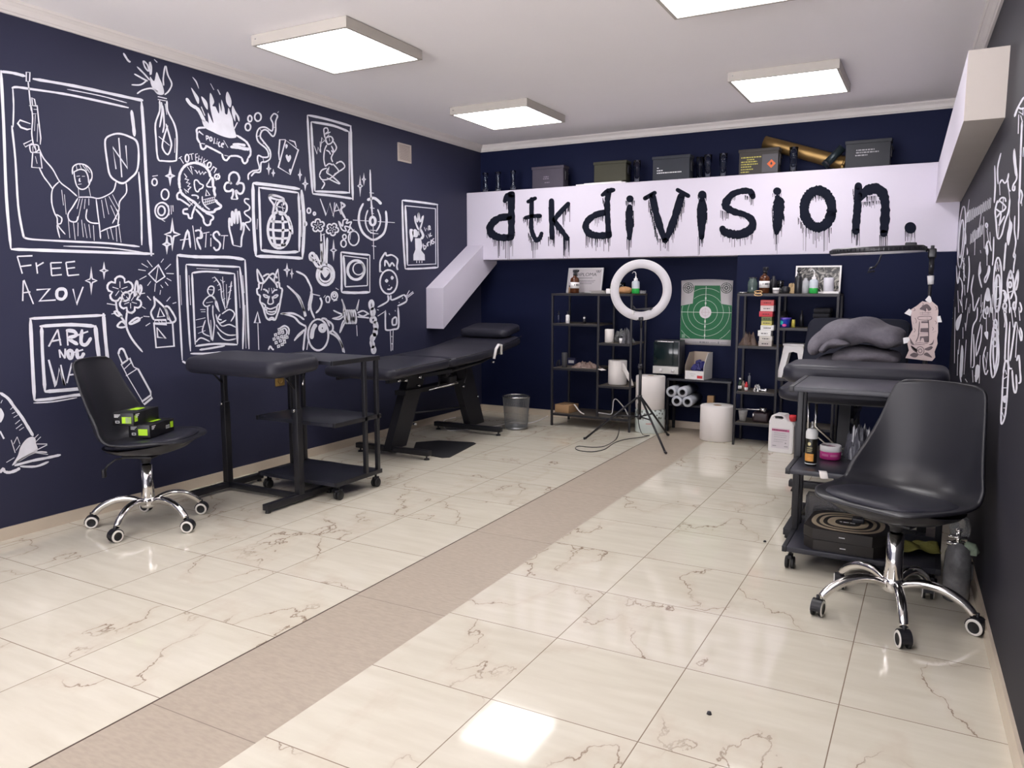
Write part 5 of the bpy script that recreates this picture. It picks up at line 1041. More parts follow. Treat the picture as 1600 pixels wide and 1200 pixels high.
# rolls standing right of the left shelf unit
x_, y_ = -2.122, 6.43
t = thing('wrapped_roll', 'roll in printed pale film standing on the floor, below a plain white roll', 'paper roll', (x_, y_, 0))
M_PRINT = mat('flower printed film', (.62, .66, .66), .3, var=.03, scale=9)
def printed(m):
    nt = m.node_tree; N, L = nt.nodes, nt.links; b = N['Principled BSDF']; tc = N.new('ShaderNodeTexCoord'); v = N.new('ShaderNodeTexVoronoi'); v.inputs['Scale'].default_value = 38
    L.new(tc.outputs['Object'], v.inputs['Vector']); sp = N.new('ShaderNodeSeparateXYZ'); L.new(tc.outputs['Object'], sp.inputs[0])
    r = N.new('ShaderNodeMapRange'); r.inputs[1].default_value = .11; r.inputs[2].default_value = .135; L.new(sp.outputs[2], r.inputs[0])
    ls = N.new('ShaderNodeMath'); ls.operation = 'LESS_THAN'; ls.inputs[1].default_value = .42; L.new(v.outputs['Distance'], ls.inputs[0])
    mu = N.new('ShaderNodeMath'); mu.operation = 'MULTIPLY'; L.new(r.outputs[0], mu.inputs[0]); L.new(ls.outputs[0], mu.inputs[1])
    hs = N.new('ShaderNodeMix'); hs.data_type = 'RGBA'; L.new(mu.outputs[0], hs.inputs[0]); hs.inputs[6].default_value = (.60, .66, .64, 1); hs.inputs[7].default_value = (.16, .17, .15, 1)
    L.new(hs.outputs[2], b.inputs['Base Color'])
printed(M_PRINT)
MB().lathe([(.02, .001), (.124, .001), (.128, .008), (.128, .198), (.124, .204), (.02, .204)], (0, 0, 0), None, 40).build('film_wrap', M_PRINT, t)
lines(t, lambda a, b: Vector((.1292*math.sin(a), -.1292*math.cos(a), b)), [(.05, .5, .085, .006, 1)], M_RED)
paper_roll('paper_roll', 'wide white paper roll standing on the flower printed roll behind the tripod', x_-.002, y_, .2045, .125, .285, .03)
q = onz(1123, 684, 0); paper_roll('paper_roll', 'fat white paper roll standing on the floor below the target poster', -1.525, 6.36, 0, .137, .285, .035)
# ------------------------------------------------------------------ low stand with oven, box, foil rolls
SX0, SX1, SY0, SY1 = -1.88, -1.452, 6.30, 6.70
t = thing('low_stand', 'low black stand against the back wall under the target poster', 'stand', ((SX0+SX1)/2-.1, 6.5, 0))
ox, oy = (SX0+SX1)/2-.1, 6.5
XA = -1.945
SY0, SY1 = 6.505, 6.73
MB().bx((XA-.06-ox, SY0-oy, .448), (SX1-ox, SY1-oy, .466), None, .002).build('top_board', M_BOARD, t)
MB().bx((XA-.06-ox, SY0+.02-oy, .225), (SX1-ox, SY1-oy, .240), None, .002).build('lower_board', M_BOARD, t)
for x in (-1.996, SX1-.02):
    for y in (SY0+.015, SY1-.015): MB().bx((x-.011-ox, y-.011-oy, 0), (x+.011-ox, y+.011-oy, .448)).build('leg', M_BLACK, t)
t = thing('mini_oven', 'small black fronted oven with pale control strip, on the low stand', 'oven', (-1.995, 6.645, .4905))
M_OV = mat('oven grey', (.07, .07, .08), .4, metal=.3)
MB().bx((-.125, -.14, .012), (.098, .02, .30), None, .004).build('body', M_OV, t)
MB().bx((-.130, -.148, .085), (.088, -.141, .288), None, .002).build('glass_door', mat('dark oven glass', (.006, .014, .016), .08), t)
MB().bx((-.133, -.150, .014), (.092, -.1405, .078), None, .002).build('control_panel', mat('pale panel', (.55, .54, .52), .4), t)
for x in (-.06, .045): MB().lathe([(.001, .018), (.012, .017), (.014, .0), (.001, 0)], (x, -.150, .045), None, 16, 'Y', True, Matrix.Rotation(PI, 3, 'Z')).build('knob', M_WHITE, t)
MB().box((-.02, -.163, .292), (.15, .012, .010), None, .004).bx((-.09, -.158, .288), (-.082, -.141, .296)).bx((.042, -.158, .288), (.05, -.141, .296)).build('handle', M_STEEL, t)
f = MB()
for x in (-.10, .075):
    for y in (-.11, -.01): f.cyl((x, y, 0), (x, y, .013), .012, None, None, 10)
f.build('rubber_foot', M_PLBLACK, t)
q = at(1084, 597, 6.38); t = thing('display_carton', 'open white display carton of blue packets on the low stand', 'box', (-1.755, 6.605, .4665), math.radians(-6))
M_CI = mat('carton inside', (.40, .33, .27), .8); M_CO = mat('carton white', (.72, .70, .70), .6)
w2, d2, h2 = .082, .10, .225; b = MB()
b.bx((-w2, -d2, 0), (w2, d2, .003), M_CI).bx((-w2, d2-.003, 0), (w2, d2, h2), M_CI).bx((-w2, -d2, 0), (w2, -d2+.003, .075), M_CO)
for s in (-1, 1): b.prism([(-d2, 0), (d2, 0), (d2, h2), (-d2+.09, h2), (-d2, .12)], s*w2-.0015, s*w2+.0015, M_CO if s > 0 else M_CI, lambda a, c, x: (x, a, c))
b.build('carton', None, t)
MB().bx((.025, -d2-.001, .012), (.072, -d2-.0002, .036)).build('red_mark', M_RED, t); lines(t, lambda x, y: Vector((x, -d2-.0006, y)), [(-.04, .01, .045, .004, 1), (-.03, .0, .030, .004, 1)], M_GTEXT)
R_ = random.Random(2)
for i in range(14):
    x, y = R_.uniform(-.055, .055), R_.uniform(-.07, .05)
    MB().box((x, y, .06+.07*R_.random()), (.045, .03, .06), None, .006, Matrix.Rotation(R_.uniform(-.6, .6), 4, 'Y') @ Matrix.Rotation(R_.uniform(-1, 1), 4, 'Z') @ Matrix.Rotation(R_.uniform(-.5, .5), 4, 'X'), 1).build('packet', mat('blue packet', (.03, .03, .16), .35, var=.5), t)
M_FOIL = mat('film roll', (.45, .47, .52), .15, var=.25, scale=20)
fr_pos = [(-1.935, .362), (-1.838, .3645), (-1.885, .2405+.0455), (-1.793, .2405+.0455)]
for i, ((x, z), lab) in enumerate(zip(fr_pos, ('upper left roll of clear film on the low stand lower board', 'upper right roll of clear film on the low stand lower board', 'lower left roll of clear film on the low stand lower board', 'lower right roll of clear film on the low stand lower board'))):
    t = thing('film_roll', lab, 'film roll', (x, 6.415, z), 0, 'rolls of clear film')
    MB().lathe([(.024, 0), (.042, 0), (.045, .003), (.045, .30), (.024, .30)], (0, 0, 0), None, 24, 'Y').build('film', M_FOIL, t)
    MB().lathe([(.024, -.004), (.024, .30), (.019, .30), (.019, -.004), (.024, -.004)], (0, 0, 0), None, 20, 'Y').build('core', mat('shaded card core', (.02, .02, .022), .8), t)  # core coloured dark to stand for the shade inside the hole
tag(MB().box((-1.635, 6.58, .2405+.0445), (.055, .05, .088), None, .002).build('small_box', M_CARD), 'small brown box at the right end of the low stand lower board', 'box')
# ------------------------------------------------------------------ target poster
t = thing('target_poster', 'green shooting target poster with a white bullseye on the back wall', 'poster', (-1.745, YB-.004, 1.03))
hw, hh = .222, .285
def PO(x, y, o): # poster-plane point; the top edge curls down at the corners
    k = max(0, (y-.2))/.085
    return Vector((x*(1+.01*k), -o, y-.012*k*(x/hw)**2))
MB().grid(lambda u, v: PO((2*u-1)*hw, (2*v-1)*hh, 0), 9, 17, None).build('sheet', mat('poster paper', (.48, .46, .48), .6), t, None, 0, .0008)
def poly_plane(b, pts, o): b.add([PO(x, y, o) for x, y in pts], [list(range(len(pts)))])
body = [(-hw+.001, -.232), (hw-.001, -.232), (hw-.001, .062), (.128, .075), (.115, .232), (-.105, .232), (-.118, .075), (-hw+.001, .055)]
b = MB(); poly_plane(b, body, .0012); b.build('green_print', mat('target green', (.005, .125, .045), .55, var=.12), t)
def inside(x, y):
    c = False; n = len(body)
    for i in range(n):
        (x1, y1), (x2, y2) = body[i], body[i-1]
        if (y1 > y) != (y2 > y) and x < (x2-x1)*(y-y1)/(y2-y1)+x1: c = not c
    return c
cx, cy = -.005, .0
b = MB(); W_ = .0013
for R0 in (.104, .155, .207, .262):
    N_ = 96
    for i in range(N_):
        a0, a1 = 2*PI*i/N_, 2*PI*(i+1)/N_
        p = [(cx+r*math.cos(a), cy+r*math.sin(a)) for r, a in ((R0-W_, a0), (R0+W_, a0), (R0+W_, a1), (R0-W_, a1))]
        if all(inside(*k) for k in p): poly_plane(b, p, .0016)
poly_plane(b, [(-hw+.002, cy-.002), (hw-.002, cy-.002), (hw-.002, cy+.002), (-hw+.002, cy+.002)], .0016)
poly_plane(b, [(cx-.002, -.23), (cx+.002, -.23), (cx+.002, .225), (cx-.002, .225)], .0017)
for y in (.078, .122, -.078, -.122, -.20): poly_plane(b, [(cx-.006, y-.010), (cx+.006, y-.010), (cx+.006, y+.010), (cx-.006, y+.010)], .0018)
b.build('ring_lines', mat('target line white', (.60, .66, .60), .6), t)
b = MB(); poly_plane(b, [(cx+.052*math.cos(2*PI*i/32), cy+.052*math.sin(2*PI*i/32)) for i in range(32)], .0021); b.build('bullseye', mat('bullseye paper', (.66, .62, .66), .6), t)
b = MB()
for R0 in (.030,):
    for i in range(32):
        a0, a1 = 2*PI*i/32, 2*PI*(i+1)/32; poly_plane(b, [(cx+r*math.cos(a), cy+r*math.sin(a)) for r, a in ((R0-.001, a0), (R0+.001, a0), (R0+.001, a1), (R0-.001, a1))], .0025)
poly_plane(b, [(cx-.04, -.0012), (cx+.04, -.0012), (cx+.04, .0012), (cx-.04, .0012)], .0025); poly_plane(b, [(cx-.0012, -.04), (cx+.0012, -.04), (cx+.0012, .04), (cx-.0012, .04)], .0025)
b.build('bullseye_mark', mat('faded red print', (.45, .30, .33), .6), t)
for sx, X in ((-1, -.160), (1, .168)):
    b = MB(); Y = .212
    for R0, w_ in ((.045, .0030), (.030, .0035), (.013, .005)):
        for i in range(40):
            a0, a1 = 2*PI*i/40, 2*PI*(i+1)/40; poly_plane(b, [(X+r*math.cos(a), Y+r*math.sin(a)) for r, a in ((R0-w_, a0), (R0+w_, a0), (R0+w_, a1), (R0-w_, a1))], .0014)
    for k in range(4):
        c, s = math.cos(k*PI/2), math.sin(k*PI/2); poly_plane(b, [(X+c*r-s*q, Y+s*r+c*q) for r, q in ((.022, -.002), (.05, -.002), (.05, .002), (.022, .002))], .0015)
    b.build('corner_target', mat('target grey print', (.035, .05, .042), .6), t)
b = MB(); poly_plane(b, [(-.208, -.225), (-.178, -.225), (-.178, -.195), (-.208, -.195)], .0016); b.build('green_patch', mat('pale green print', (.20, .33, .24), .6), t)
lines(t, lambda x, y: PO(x, y, .0014), [(-.205, -.18, -.262, .010, 0), (-.15, -.06, -.262, .004, 1), (-.05, .03, -.266, .012, 1), (.05, .095, -.262, .004, 1), (.112, .122, -.27, .020, 0), (.135, .20, -.262, .005, 1)], mat('poster small print', (.20, .20, .22), .6))
# ------------------------------------------------------------------ right shelf unit
RY = 6.195
def rz_(v, u=1180): return ony(u, v, RY).z
rx0, rxm, rx1 = ony(1150, 560, RY).x, ony(1214, 560, RY).x, ony(1308, 500, RY).x
RZ = dict(top=rz_(462)+.0165, a=rz_(541), b=rz_(613), bot=rz_(662), c=rz_(513, 1260), d=rz_(592, 1240))
shelf_unit('right black steel shelf unit with small bottles and stacked colourful boxes', rx0, rxm, rx1, RY, 6.47, rz_(462), [RZ['a'], RZ['b']], [RZ['c'], RZ['d']], RZ['bot'])
def RX_(u, y=6.28, v=500): return ony(u, v, y).x
T = RZ['top']
# shelf top
o = MB().lathe([(.001, .0), (.032, .0), (.040, .010), (.038, .010), (.031, .003), (.001, .003)], (0, 0, 0), None, 24).build('steel_dish', M_STEEL, None, (RX_(1160), 6.27, T)); tag(o, 'small shiny steel dish at the left end of the right shelf top', 'dish')
b = MB()
for s in (0, 1): b.tube([(.030*math.cos(2*PI*i/18), -.004*s, (-.016 if s else .006)+.009*math.sin(2*PI*i/18)) for i in range(18)], .0028, None, 6, False, True, True)
b.tube([(-.004, 0, .0), (.0, 0, -.012)], .003, None, 6)
o = b.build('eyeglasses', mat('gold wire', (.62, .42, .22), .25, metal=.8), None, (RX_(1183, 6.17), 6.175, T+.0075)); tag(o, 'gold wire spectacles hanging over the right shelf top edge', 'glasses')
bottle('jar', 'greenish glass jar at the left of the right shelf top', 'jar', RX_(1174), 6.28, T, [(.001, .001), (.032, .001), (.037, .02), (.037, .085), (.028, .105), (.028, .118), (.001, .118)], mat('green tinted glass', (.07, .10, .095), .12, var=.4, scale=30), [('lid', [(.030, .117), (.030, .125), (.001, .126)], M_FRAME)])
spray_bottle(RX_(1193), 6.26, T, 'dark brown spray bottle with a white label on the right shelf top', M_AMBER, M_WHITE, math.radians(35), .98)
bottle('bottle', 'black bottle right of the dark brown spray bottle', 'bottle', RX_(1205, 6.33), 6.36, T, [(.001, .001), (.026, .001), (.026, .10), (.012, .115), (.012, .135), (.001, .135)], M_PLBLACK)
bottle('cup', 'white paper cup on the front edge of the right shelf top', 'cup', RX_(1210, 6.22), 6.23, T, [(.001, .001), (.022, .001), (.025, .044), (.023, .044), (.020, .004), (.001, .004)], M_WHITE, [('dark_stripe', [(.0236, .018), (.0239, .018), (.0246, .030), (.0243, .030)], M_GTEXT)])
bottle('drinking_glass', 'glass holding tweezers behind the white paper cup', 'glass', RX_(1217, 6.34), 6.34, T, [(.001, .002), (.022, .002), (.027, .10), (.025, .10), (.020, .006), (.001, .006)], M_GLASS)
bottle('pot', 'small round black pot on the right shelf top', 'pot', RX_(1226), 6.27, T, [(.001, .001), (.026, .001), (.033, .022), (.031, .046), (.022, .054), (.001, .056)], M_PLBLACK)
heap('paper_bag', 'small tan paper bag beside the black pump bottle', 'bag', (RX_(1235, 6.34), 6.34, T), .036, .03, .085, mat('tan paper', (.50, .36, .20), .8), 5, .15)
bottle('pump_bottle', 'tall black pump bottle in front of the white framed print', 'bottle', RX_(1245, 6.25), 6.25, T, [(.001, .001), (.026, .001), (.028, .004), (.028, .115), (.022, .13), (.011, .138), (.001, .138)], M_PLBLACK, [('pump', [(.013, .136), (.013, .15), (.005, .152), (.005, .166), (.015, .168), (.015, .176), (.001, .177)], M_PLBLACK)])
bottle('clear_bottle', 'empty clear bottle between the black pump bottle and the wash bottle', 'bottle', RX_(1256, 6.27), 6.27, T, [(.001, .001), (.024, .001), (.027, .004), (.027, .090), (.012, .108), (.012, .118), (.010, .118), (.010, .107), (.025, .088), (.025, .006), (.001, .004)], mat('cloudy clear plastic', (.42, .43, .46), .2, var=.3, scale=35))
wash_bottle(RX_(1269, 6.26), 6.26, T, 'wash bottle with green liquid on the right shelf top', .95)
q = RX_(1292, 6.27); bottle('mug', 'plain white mug standing on a small white box', 'mug', q, 6.27, T+.018, [(.001, .001), (.034, .001), (.037, .004), (.037, .098), (.035, .102), (.033, .098), (.033, .006), (.001, .004)], mat('white glazed mug', (.68, .67, .74), .2))
tag(MB().box((RX_(1297, 6.27), 6.27, T+.009), (.11, .085, .017), None, .002).build('small_box', M_WHITE), 'flat white box under the plain white mug', 'box')
# framed print
t = thing('framed_print', 'white framed dark print of tangled lines on the right shelf top', 'picture', (RX_(1274, 6.40), 6.425, T))
Q = Matrix.Rotation(math.radians(-7), 4, 'X')
slab(-.158, .158, .004, .205, 0, .006).build('print', mat('dark tangled print', (.05, .05, .052), .2), t)
m = MATS['dark tangled print']; nt = m.node_tree; N = nt.nodes; L = nt.links; wv = N.new('ShaderNodeTexNoise'); wv.inputs['Scale'].default_value = 14; wv.inputs['Distortion'].default_value = 3.0
rp = N.new('ShaderNodeValToRGB'); rp.color_ramp.elements[0].position = .44; rp.color_ramp.elements[0].color = (.03, .03, .032, 1); rp.color_ramp.elements[1].position = .62; rp.color_ramp.elements[1].color = (.38, .36, .33, 1)
tc = N.new('ShaderNodeTexCoord'); L.new(tc.outputs['Object'], wv.inputs['Vector']); L.new(wv.outputs['Fac'], rp.inputs[0]); L.new(rp.outputs[0], N['Principled BSDF'].inputs['Base Color'])
fr = MB()
for a in ((-.165, -.153, 0, .213), (.153, .165, 0, .213), (-.153, .153, 0, .012), (-.153, .153, .201, .213)): qq = slab(*a, 0, .014); fr.add(qq.v, qq.f)
fr.build('frame', M_WHITE, t)
# stacked ink boxes
cols = [('pale grey', (.52, .47, .44)), ('off white', (.60, .57, .53)), ('bright white', (.78, .77, .76)), ('white', (.74, .73, .73)), ('yellow', (.50, .45, .12)), ('olive green', (.13, .15, .05)), ('red', (.50, .03, .05)), ('white with pink rim', (.70, .58, .58)), ('coral red', (.62, .08, .09))]
labs = ['pale grey box at the bottom of the stack', 'off white box second from the bottom of the stack', 'bright white box third from the bottom of the stack', 'white box just under the yellow box', 'yellow box under the olive green box', 'thin olive green box under the red box', 'red box below the pinkish white box', 'pinkish white box between two red boxes', 'coral red box topmost of the stack']
offs = [0, .002, -.006, .008, .004, .004, -.002, .003, .003]; hs = [.040, .038, .044, .040, .034, .032, .042, .044, .044]; ww = [.098, .096, .098, .098, .078, .078, .100, .098, .098]
z = RZ['a']; xb = RX_(1198, 6.26)
for i in range(9):
    t = thing('ink_box', labs[i]+' on the right shelf unit', 'box', (xb+offs[i]*1.3, 6.27, z), 0, 'stacked boxes on the right shelf unit')
    MB().box((0, 0, hs[i]/2), (ww[i], .085, hs[i]-.001), None, .0015).build('carton', mat(cols[i][0]+' carton', cols[i][1], .55), t)
    MB().bx((-ww[i]/2-.0006, -.0431, hs[i]*.70), (ww[i]/2+.0006, -.0428, hs[i]*.73)).build('lid_edge', M_GTEXT, t)
    lines(t, lambda x, y: Vector((x, -.0433, y)), [(-.025, .028, hs[i]*.4, .007, 1)], M_DTEXT if i not in (6, 8) else mat('dark red print', (.12, .01, .02), .5), 'print', i); z += hs[i]
heap('leather_pouch', 'crumpled brown pouch left of the stacked boxes', 'pouch', (RX_(1171, 6.30), 6.31, RZ['a']), .065, .055, .085, mat('brown leather', (.10, .065, .05), .4, var=.5, scale=25), 9, .3)
# right bay upper
C_ = RZ['c']
bottle('jar', 'dark round jar with grey lid, behind the blue tub', 'jar', RX_(1222, 6.34), 6.37, C_, [(.001, .001), (.034, .001), (.036, .07), (.001, .07)], M_PLBLACK, [('lid', [(.038, .07), (.038, .092), (.028, .094), (.028, .118), (.001, .118)], M_FRAME)])
t = thing('plastic_tub', 'bright blue tub with colourful label on the right shelf unit', 'tub', (RX_(1226, 6.25), 6.262, C_))
MB().lathe([(.001, .001), (.038, .001), (.046, .06), (.048, .066), (.001, .066)], (0, 0, 0), None, 24).build('tub', mat('blue tub print', (.02, .05, .42), .3, var=.4, scale=30), t)
MB().lathe([(.049, .064), (.049, .074), (.001, .076)], (0, 0, 0), None, 24).build('lid', mat('violet lid', (.10, .06, .40), .3), t)
b = MB()
for a, z0, r, in ((-.45, .038, .016),): b.add([(.0478*math.sin(a+r/.045*math.cos(2*PI*i/16)), -.0478*math.cos(a+r/.045*math.cos(2*PI*i/16)), z0+r*math.sin(2*PI*i/16)) for i in range(16)], [list(range(16))])
b.build('teal_blob', mat('teal print', (.03, .45, .42), .4), t)
b = MB(); a0 = .1; b.add([(.0478*math.sin(a0+.35*math.cos(2*PI*i/12)), -.0478*math.cos(a0+.35*math.cos(2*PI*i/12)), .018+.011*math.sin(2*PI*i/12)) for i in range(12)], [list(range(12))]); b.build('pink_blob', M_PINK, t)
bottle('tube', 'small yellow and black tube right of the blue tub', 'tube', RX_(1240, 6.25), 6.25, C_, [(.001, .001), (.013, .001), (.013, .045), (.010, .062), (.001, .062)], mat('yellow tube print', (.50, .44, .08), .4, var=.9, scale=90))
bottle('bottle', 'slim black bottle behind the yellow tube', 'bottle', RX_(1252, 6.33), 6.34, C_, [(.001, .001), (.016, .001), (.016, .085), (.007, .10), (.007, .13), (.001, .13)], M_PLBLACK)
M_TOWEL = mat('black towel', (.016, .016, .022), .95, bump=.4, bscale=200)
z = C_
for i, lab in enumerate(('lower folded black towel on the right shelf unit', 'second folded black towel from the bottom', 'third folded black towel from the bottom', 'topmost folded black towel on the right shelf unit')):
    tag(MB().box((RX_(1284, 6.30)+.004*(i % 2), 6.325, z+.0185), (.125-.006*(i > 1), .17, .036), None, .014, None, 3).build('folded_towel', M_TOWEL), lab, 'towel', 'folded black towels'); z += .0375
# right bay lower: white stool
t = thing('plastic_stool', 'white plastic step stool with splayed legs on the right shelf unit', 'stool', (RX_(1243, 6.32), 6.335, RZ['d']))
b = MB()
def leg(sx, sy):
    T_ = [(sx*.062, sy*.045, .245), (sx*.10, sy*.085, .0)]
    q = [(T_[0][0]-sx*.03, T_[0][1]), (T_[0][0]+sx*.012, T_[0][1])]
    x0, x1 = sx*.020, sx*.068; X0, X1 = sx*.072, sx*.112; y0, y1 = sy*.050, sy*.085
    return MB().add([(x0, y0, .24), (x1, y0, .24), (x1, y0-sy*.014, .24), (x0, y0-sy*.014, .24), (X0, y1, 0), (X1, y1, 0), (X1, y1-sy*.014, 0), (X0, y1-sy*.014, 0)], [[0, 1, 5, 4], [1, 2, 6, 5], [2, 3, 7, 6], [3, 0, 4, 7], [4, 5, 6, 7], [0, 3, 2, 1]])
for sx in (-1, 1):
    for sy in (-1, 1): leg(sx, sy).build('leg', M_WHITE, t)
MB().box((0, 0, .253), (.155, .13, .016), None, .007, None, 3).build('seat', M_WHITE, t)
ap = MB()
for sy in (-1, 1): ap.prism([(-.07, .245), (.07, .245), (.085, .15), (.055, .185), (0, .20), (-.055, .185), (-.085, .15)], sy*.052, sy*.060, None, lambda x, z_, y: (x, y, z_))
ap.build('apron', M_WHITE, t)
# left bay lower shelf: small bottles
B_ = RZ['b']
SB_ = [(.001, .001), (.013, .001), (.013, .05), (.006, .06), (.006, .072), (.001, .072)]
bottle('ink_bottle', 'dark green ink bottle at the left of the small bottles', 'bottle', RX_(1160, 6.25), 6.25, B_, [(a*1.1, b*1.25) for a, b in SB_], mat('dark green ink', (.012, .03, .018), .2), [('label', [(.0145, .012), (.0148, .012), (.0148, .04), (.0145, .04)], M_WTEXT), ('cap', [(.008, .088), (.008, .10), (.001, .10)], M_WHITE)])
bottle('ink_bottle', 'red ink bottle with white label between the small bottles', 'bottle', RX_(1170, 6.24), 6.24, B_, SB_, M_RED, [('label', [(.0135, .005), (.0138, .005), (.0138, .03), (.0135, .03)], M_WHITE)])
bottle('ink_bottle', 'tan ink bottle just right of the dark green one', 'bottle', RX_(1165, 6.30), 6.305, B_, SB_, mat('tan ink', (.42, .30, .24), .4))
bottle('syringe', 'tall clear tube standing behind the red ink bottle', 'tube', RX_(1174, 6.32), 6.33, B_, [(.001, .001), (.010, .001), (.010, .11), (.003, .115), (.003, .13), (.008, .131), (.001, .133)], mat('cloudy tube', (.20, .21, .24), .2, var=.3))
heap('foil_scrap', 'crumpled silver foil on the right shelf unit lower shelf', 'foil', (RX_(1187, 6.26), 6.26, B_), .030, .04, .045, M_STEEL, 21, .4)
o = MB().box((0, 0, .010), (.05, .05, .018), None, .004).box((.015, -.02, .018), (.015, .012, .012), M_STEEL, .002); o = o.build('tattoo_machine', M_FRAME, None, (RX_(1198, 6.27), 6.28, B_)); tag(o, 'small dark machine part right of the silver foil', 'machine part')
# bottom shelf
bottle('plastic_cup', 'clear ribbed plastic cup on the right unit bottom shelf', 'cup', RX_(1166, 6.24), 6.25, RZ['bot'], [(.001, .002), (.024, .002), (.036, .088), (.037, .09), (.034, .089), (.022, .005), (.001, .005)], mat('cup plastic', (.34, .34, .35), .2, var=.3, scale=40))
t = thing('tool_case', 'low dark case on the right unit bottom shelf', 'case', (RX_(1199, 6.30)-.015, 6.33, RZ['bot']))
MB().box((0, 0, .042), (.125, .18, .082), None, .022, None, 3).build('body', mat('dark brown case', (.030, .018, .022), .3), t); MB().box((-.052, -.091, .06), (.010, .006, .022), None, .002).build('latch', M_STEEL, t)
o = MB().tube([(-.13, 0, 0), (.05, 0, .008), (.10, 0, .012)], .006, None, 8).cyl((.07, 0, .012), (.12, 0, .006), .014, .020, None, 12).build('spatula', M_STEEL, None, (RX_(1178, 6.21), 6.235, RZ['bot']+.115)); tag(o, 'long steel tool lying above the dark case', 'tool')
o['label'] = 'long steel tool lying across the clear cup and dark case'; o.location = (RX_(1178, 6.24), 6.25, RZ['bot']+.0965)
# canister
t = thing('canister', 'white plastic canister with red cap standing on the floor by the loaded trolley', 'canister', (-.962, 6.115, 0), math.radians(-8))
prof = [(-.092, .012), (-.088, 0), (.088, 0), (.092, .012), (.092, .215), (.082, .235), (.055, .247), (.035, .268), (.015, .292), (-.055, .292), (-.075, .280), (-.092, .235)]
hole = [(.012, .258), (-.045, .258), (-.056, .268), (-.045, .280), (.005, .280), (.016, .270)]
bm = bmesh.new()
vo = [bm.verts.new((x, -.062, z_)) for x, z_ in prof]; vh = [bm.verts.new((x, -.062, z_)) for x, z_ in hole]
eo = [bm.edges.new((vo[i], vo[(i+1) % len(vo)])) for i in range(len(vo))]; eh = [bm.edges.new((vh[i], vh[(i+1) % len(vh)])) for i in range(len(vh))]
bmesh.ops.triangle_fill(bm, edges=eo+eh, use_beauty=True)
gm = bmesh.ops.extrude_face_region(bm, geom=bm.faces[:]); bmesh.ops.translate(bm, verts=[v for v in gm['geom'] if isinstance(v, bmesh.types.BMVert)], vec=(0, .124, 0))
bmesh.ops.recalc_face_normals(bm, faces=bm.faces)
sh = [e for e in bm.edges if len(e.link_faces) == 2 and e.calc_face_angle(0) > 1.2]
bmesh.ops.bevel(bm, geom=sh, offset=.006, segments=2, affect='EDGES')
MB().bm(bm).build('body', M_WHITE, t)
MB().lathe([(.001, .245), (.024, .245), (.024, .262), (.026, .264), (.026, .286), (.022, .290), (.001, .290)], (.066, 0, 0), None, 20).build('cap', M_RED, t)
MB().bx((-.068, -.0634, .035), (.066, -.0624, .19)).build('label', mat('canister label', (.66, .62, .66), .5), t)
MB().bx((-.066, -.0642, .166), (.064, -.0636, .182)).build('pink_band', mat('pink band', (.60, .12, .28), .5), t)
lines(t, lambda x, y: Vector((x, -.0646, y)), [(-.062, .05, .172, .006, 1)], M_DTEXT); lines(t, lambda x, y: Vector((x, -.0640, y)), [(-.05, .04, .150, .003, 1), (-.05, .05, .135, .003, 1), (-.05, .045, .12, .003, 1), (-.05, .05, .10, .003, 1), (-.05, .02, .085, .003, 1), (-.058, -.03, .05, .006, 0), (.03, .058, .05, .006, 0), (.035, .045, .075, .008, 0)], M_GTEXT)
# ------------------------------------------------------------------ ring lamp over the right couch and the paper cut-out on its pole
LX_, LY_ = -.030, 4.62
t = thing('ring_light', 'black ring light tilted flat on a tall stand beside the right wall', 'ring light', (LX_, LY_, 0), 0, 'ring lights')
ring_head((-.258, -.03, 1.432), (.03, .022, -1), .232, .165, t, True)
MB().cyl((0, 0, .30), (0, 0, .98), .0125, None, None, 12).build('pole', M_BLACK, t); MB().cyl((0, 0, .96), (0, 0, 1.40), .0085, None, None, 12).build('upper_pole', M_FRAME, t)
MB().cyl((0, 0, 1.32), (0, 0, 1.40), .013, None, None, 12).box((0, 0, 1.425), (.040, .035, .05), None, .008).cyl((0, 0, 1.44), (0, 0, 1.465), .009, None, None, 10).tube([(-.02, 0, 1.44), (-.05, 0, 1.455), (-.09, -.01, 1.465)], .010, None, 8).build('head_joint', M_PLBLACK, t)
MB().box((-.10, -.03, 1.470), (.055, .045, .022), None, .006).build('switch', M_PLBLACK, t)
MB().cyl((.002, 0, 1.265), (0, 0, 1.31), .014, .017, None, 12).build('white_tape', M_WHITE, t)
MB().tube([(-.235, -.05, 1.42), (-.245, -.06, 1.385), (-.262, -.065, 1.355)], .004, None, 8).tube([(-.262, -.065, 1.355), (-.285, -.065, 1.35), (-.295, -.065, 1.33), (-.262, -.065, 1.335)], .006, None, 6).build('phone_clamp', M_PLBLACK, t)
for a in (1.2, 3.6, 5.0):
    c, s = math.cos(a), math.sin(a); lg = MB().tube([(.015*c, .015*s, .42), (.15*c, .15*s, .010)], .008, None, 8).build('leg', M_BLACK, t)
MB().cyl((0, 0, .28), (0, 0, .45), .017, None, None, 12).build('clamp_collar', M_PLBLACK, t)
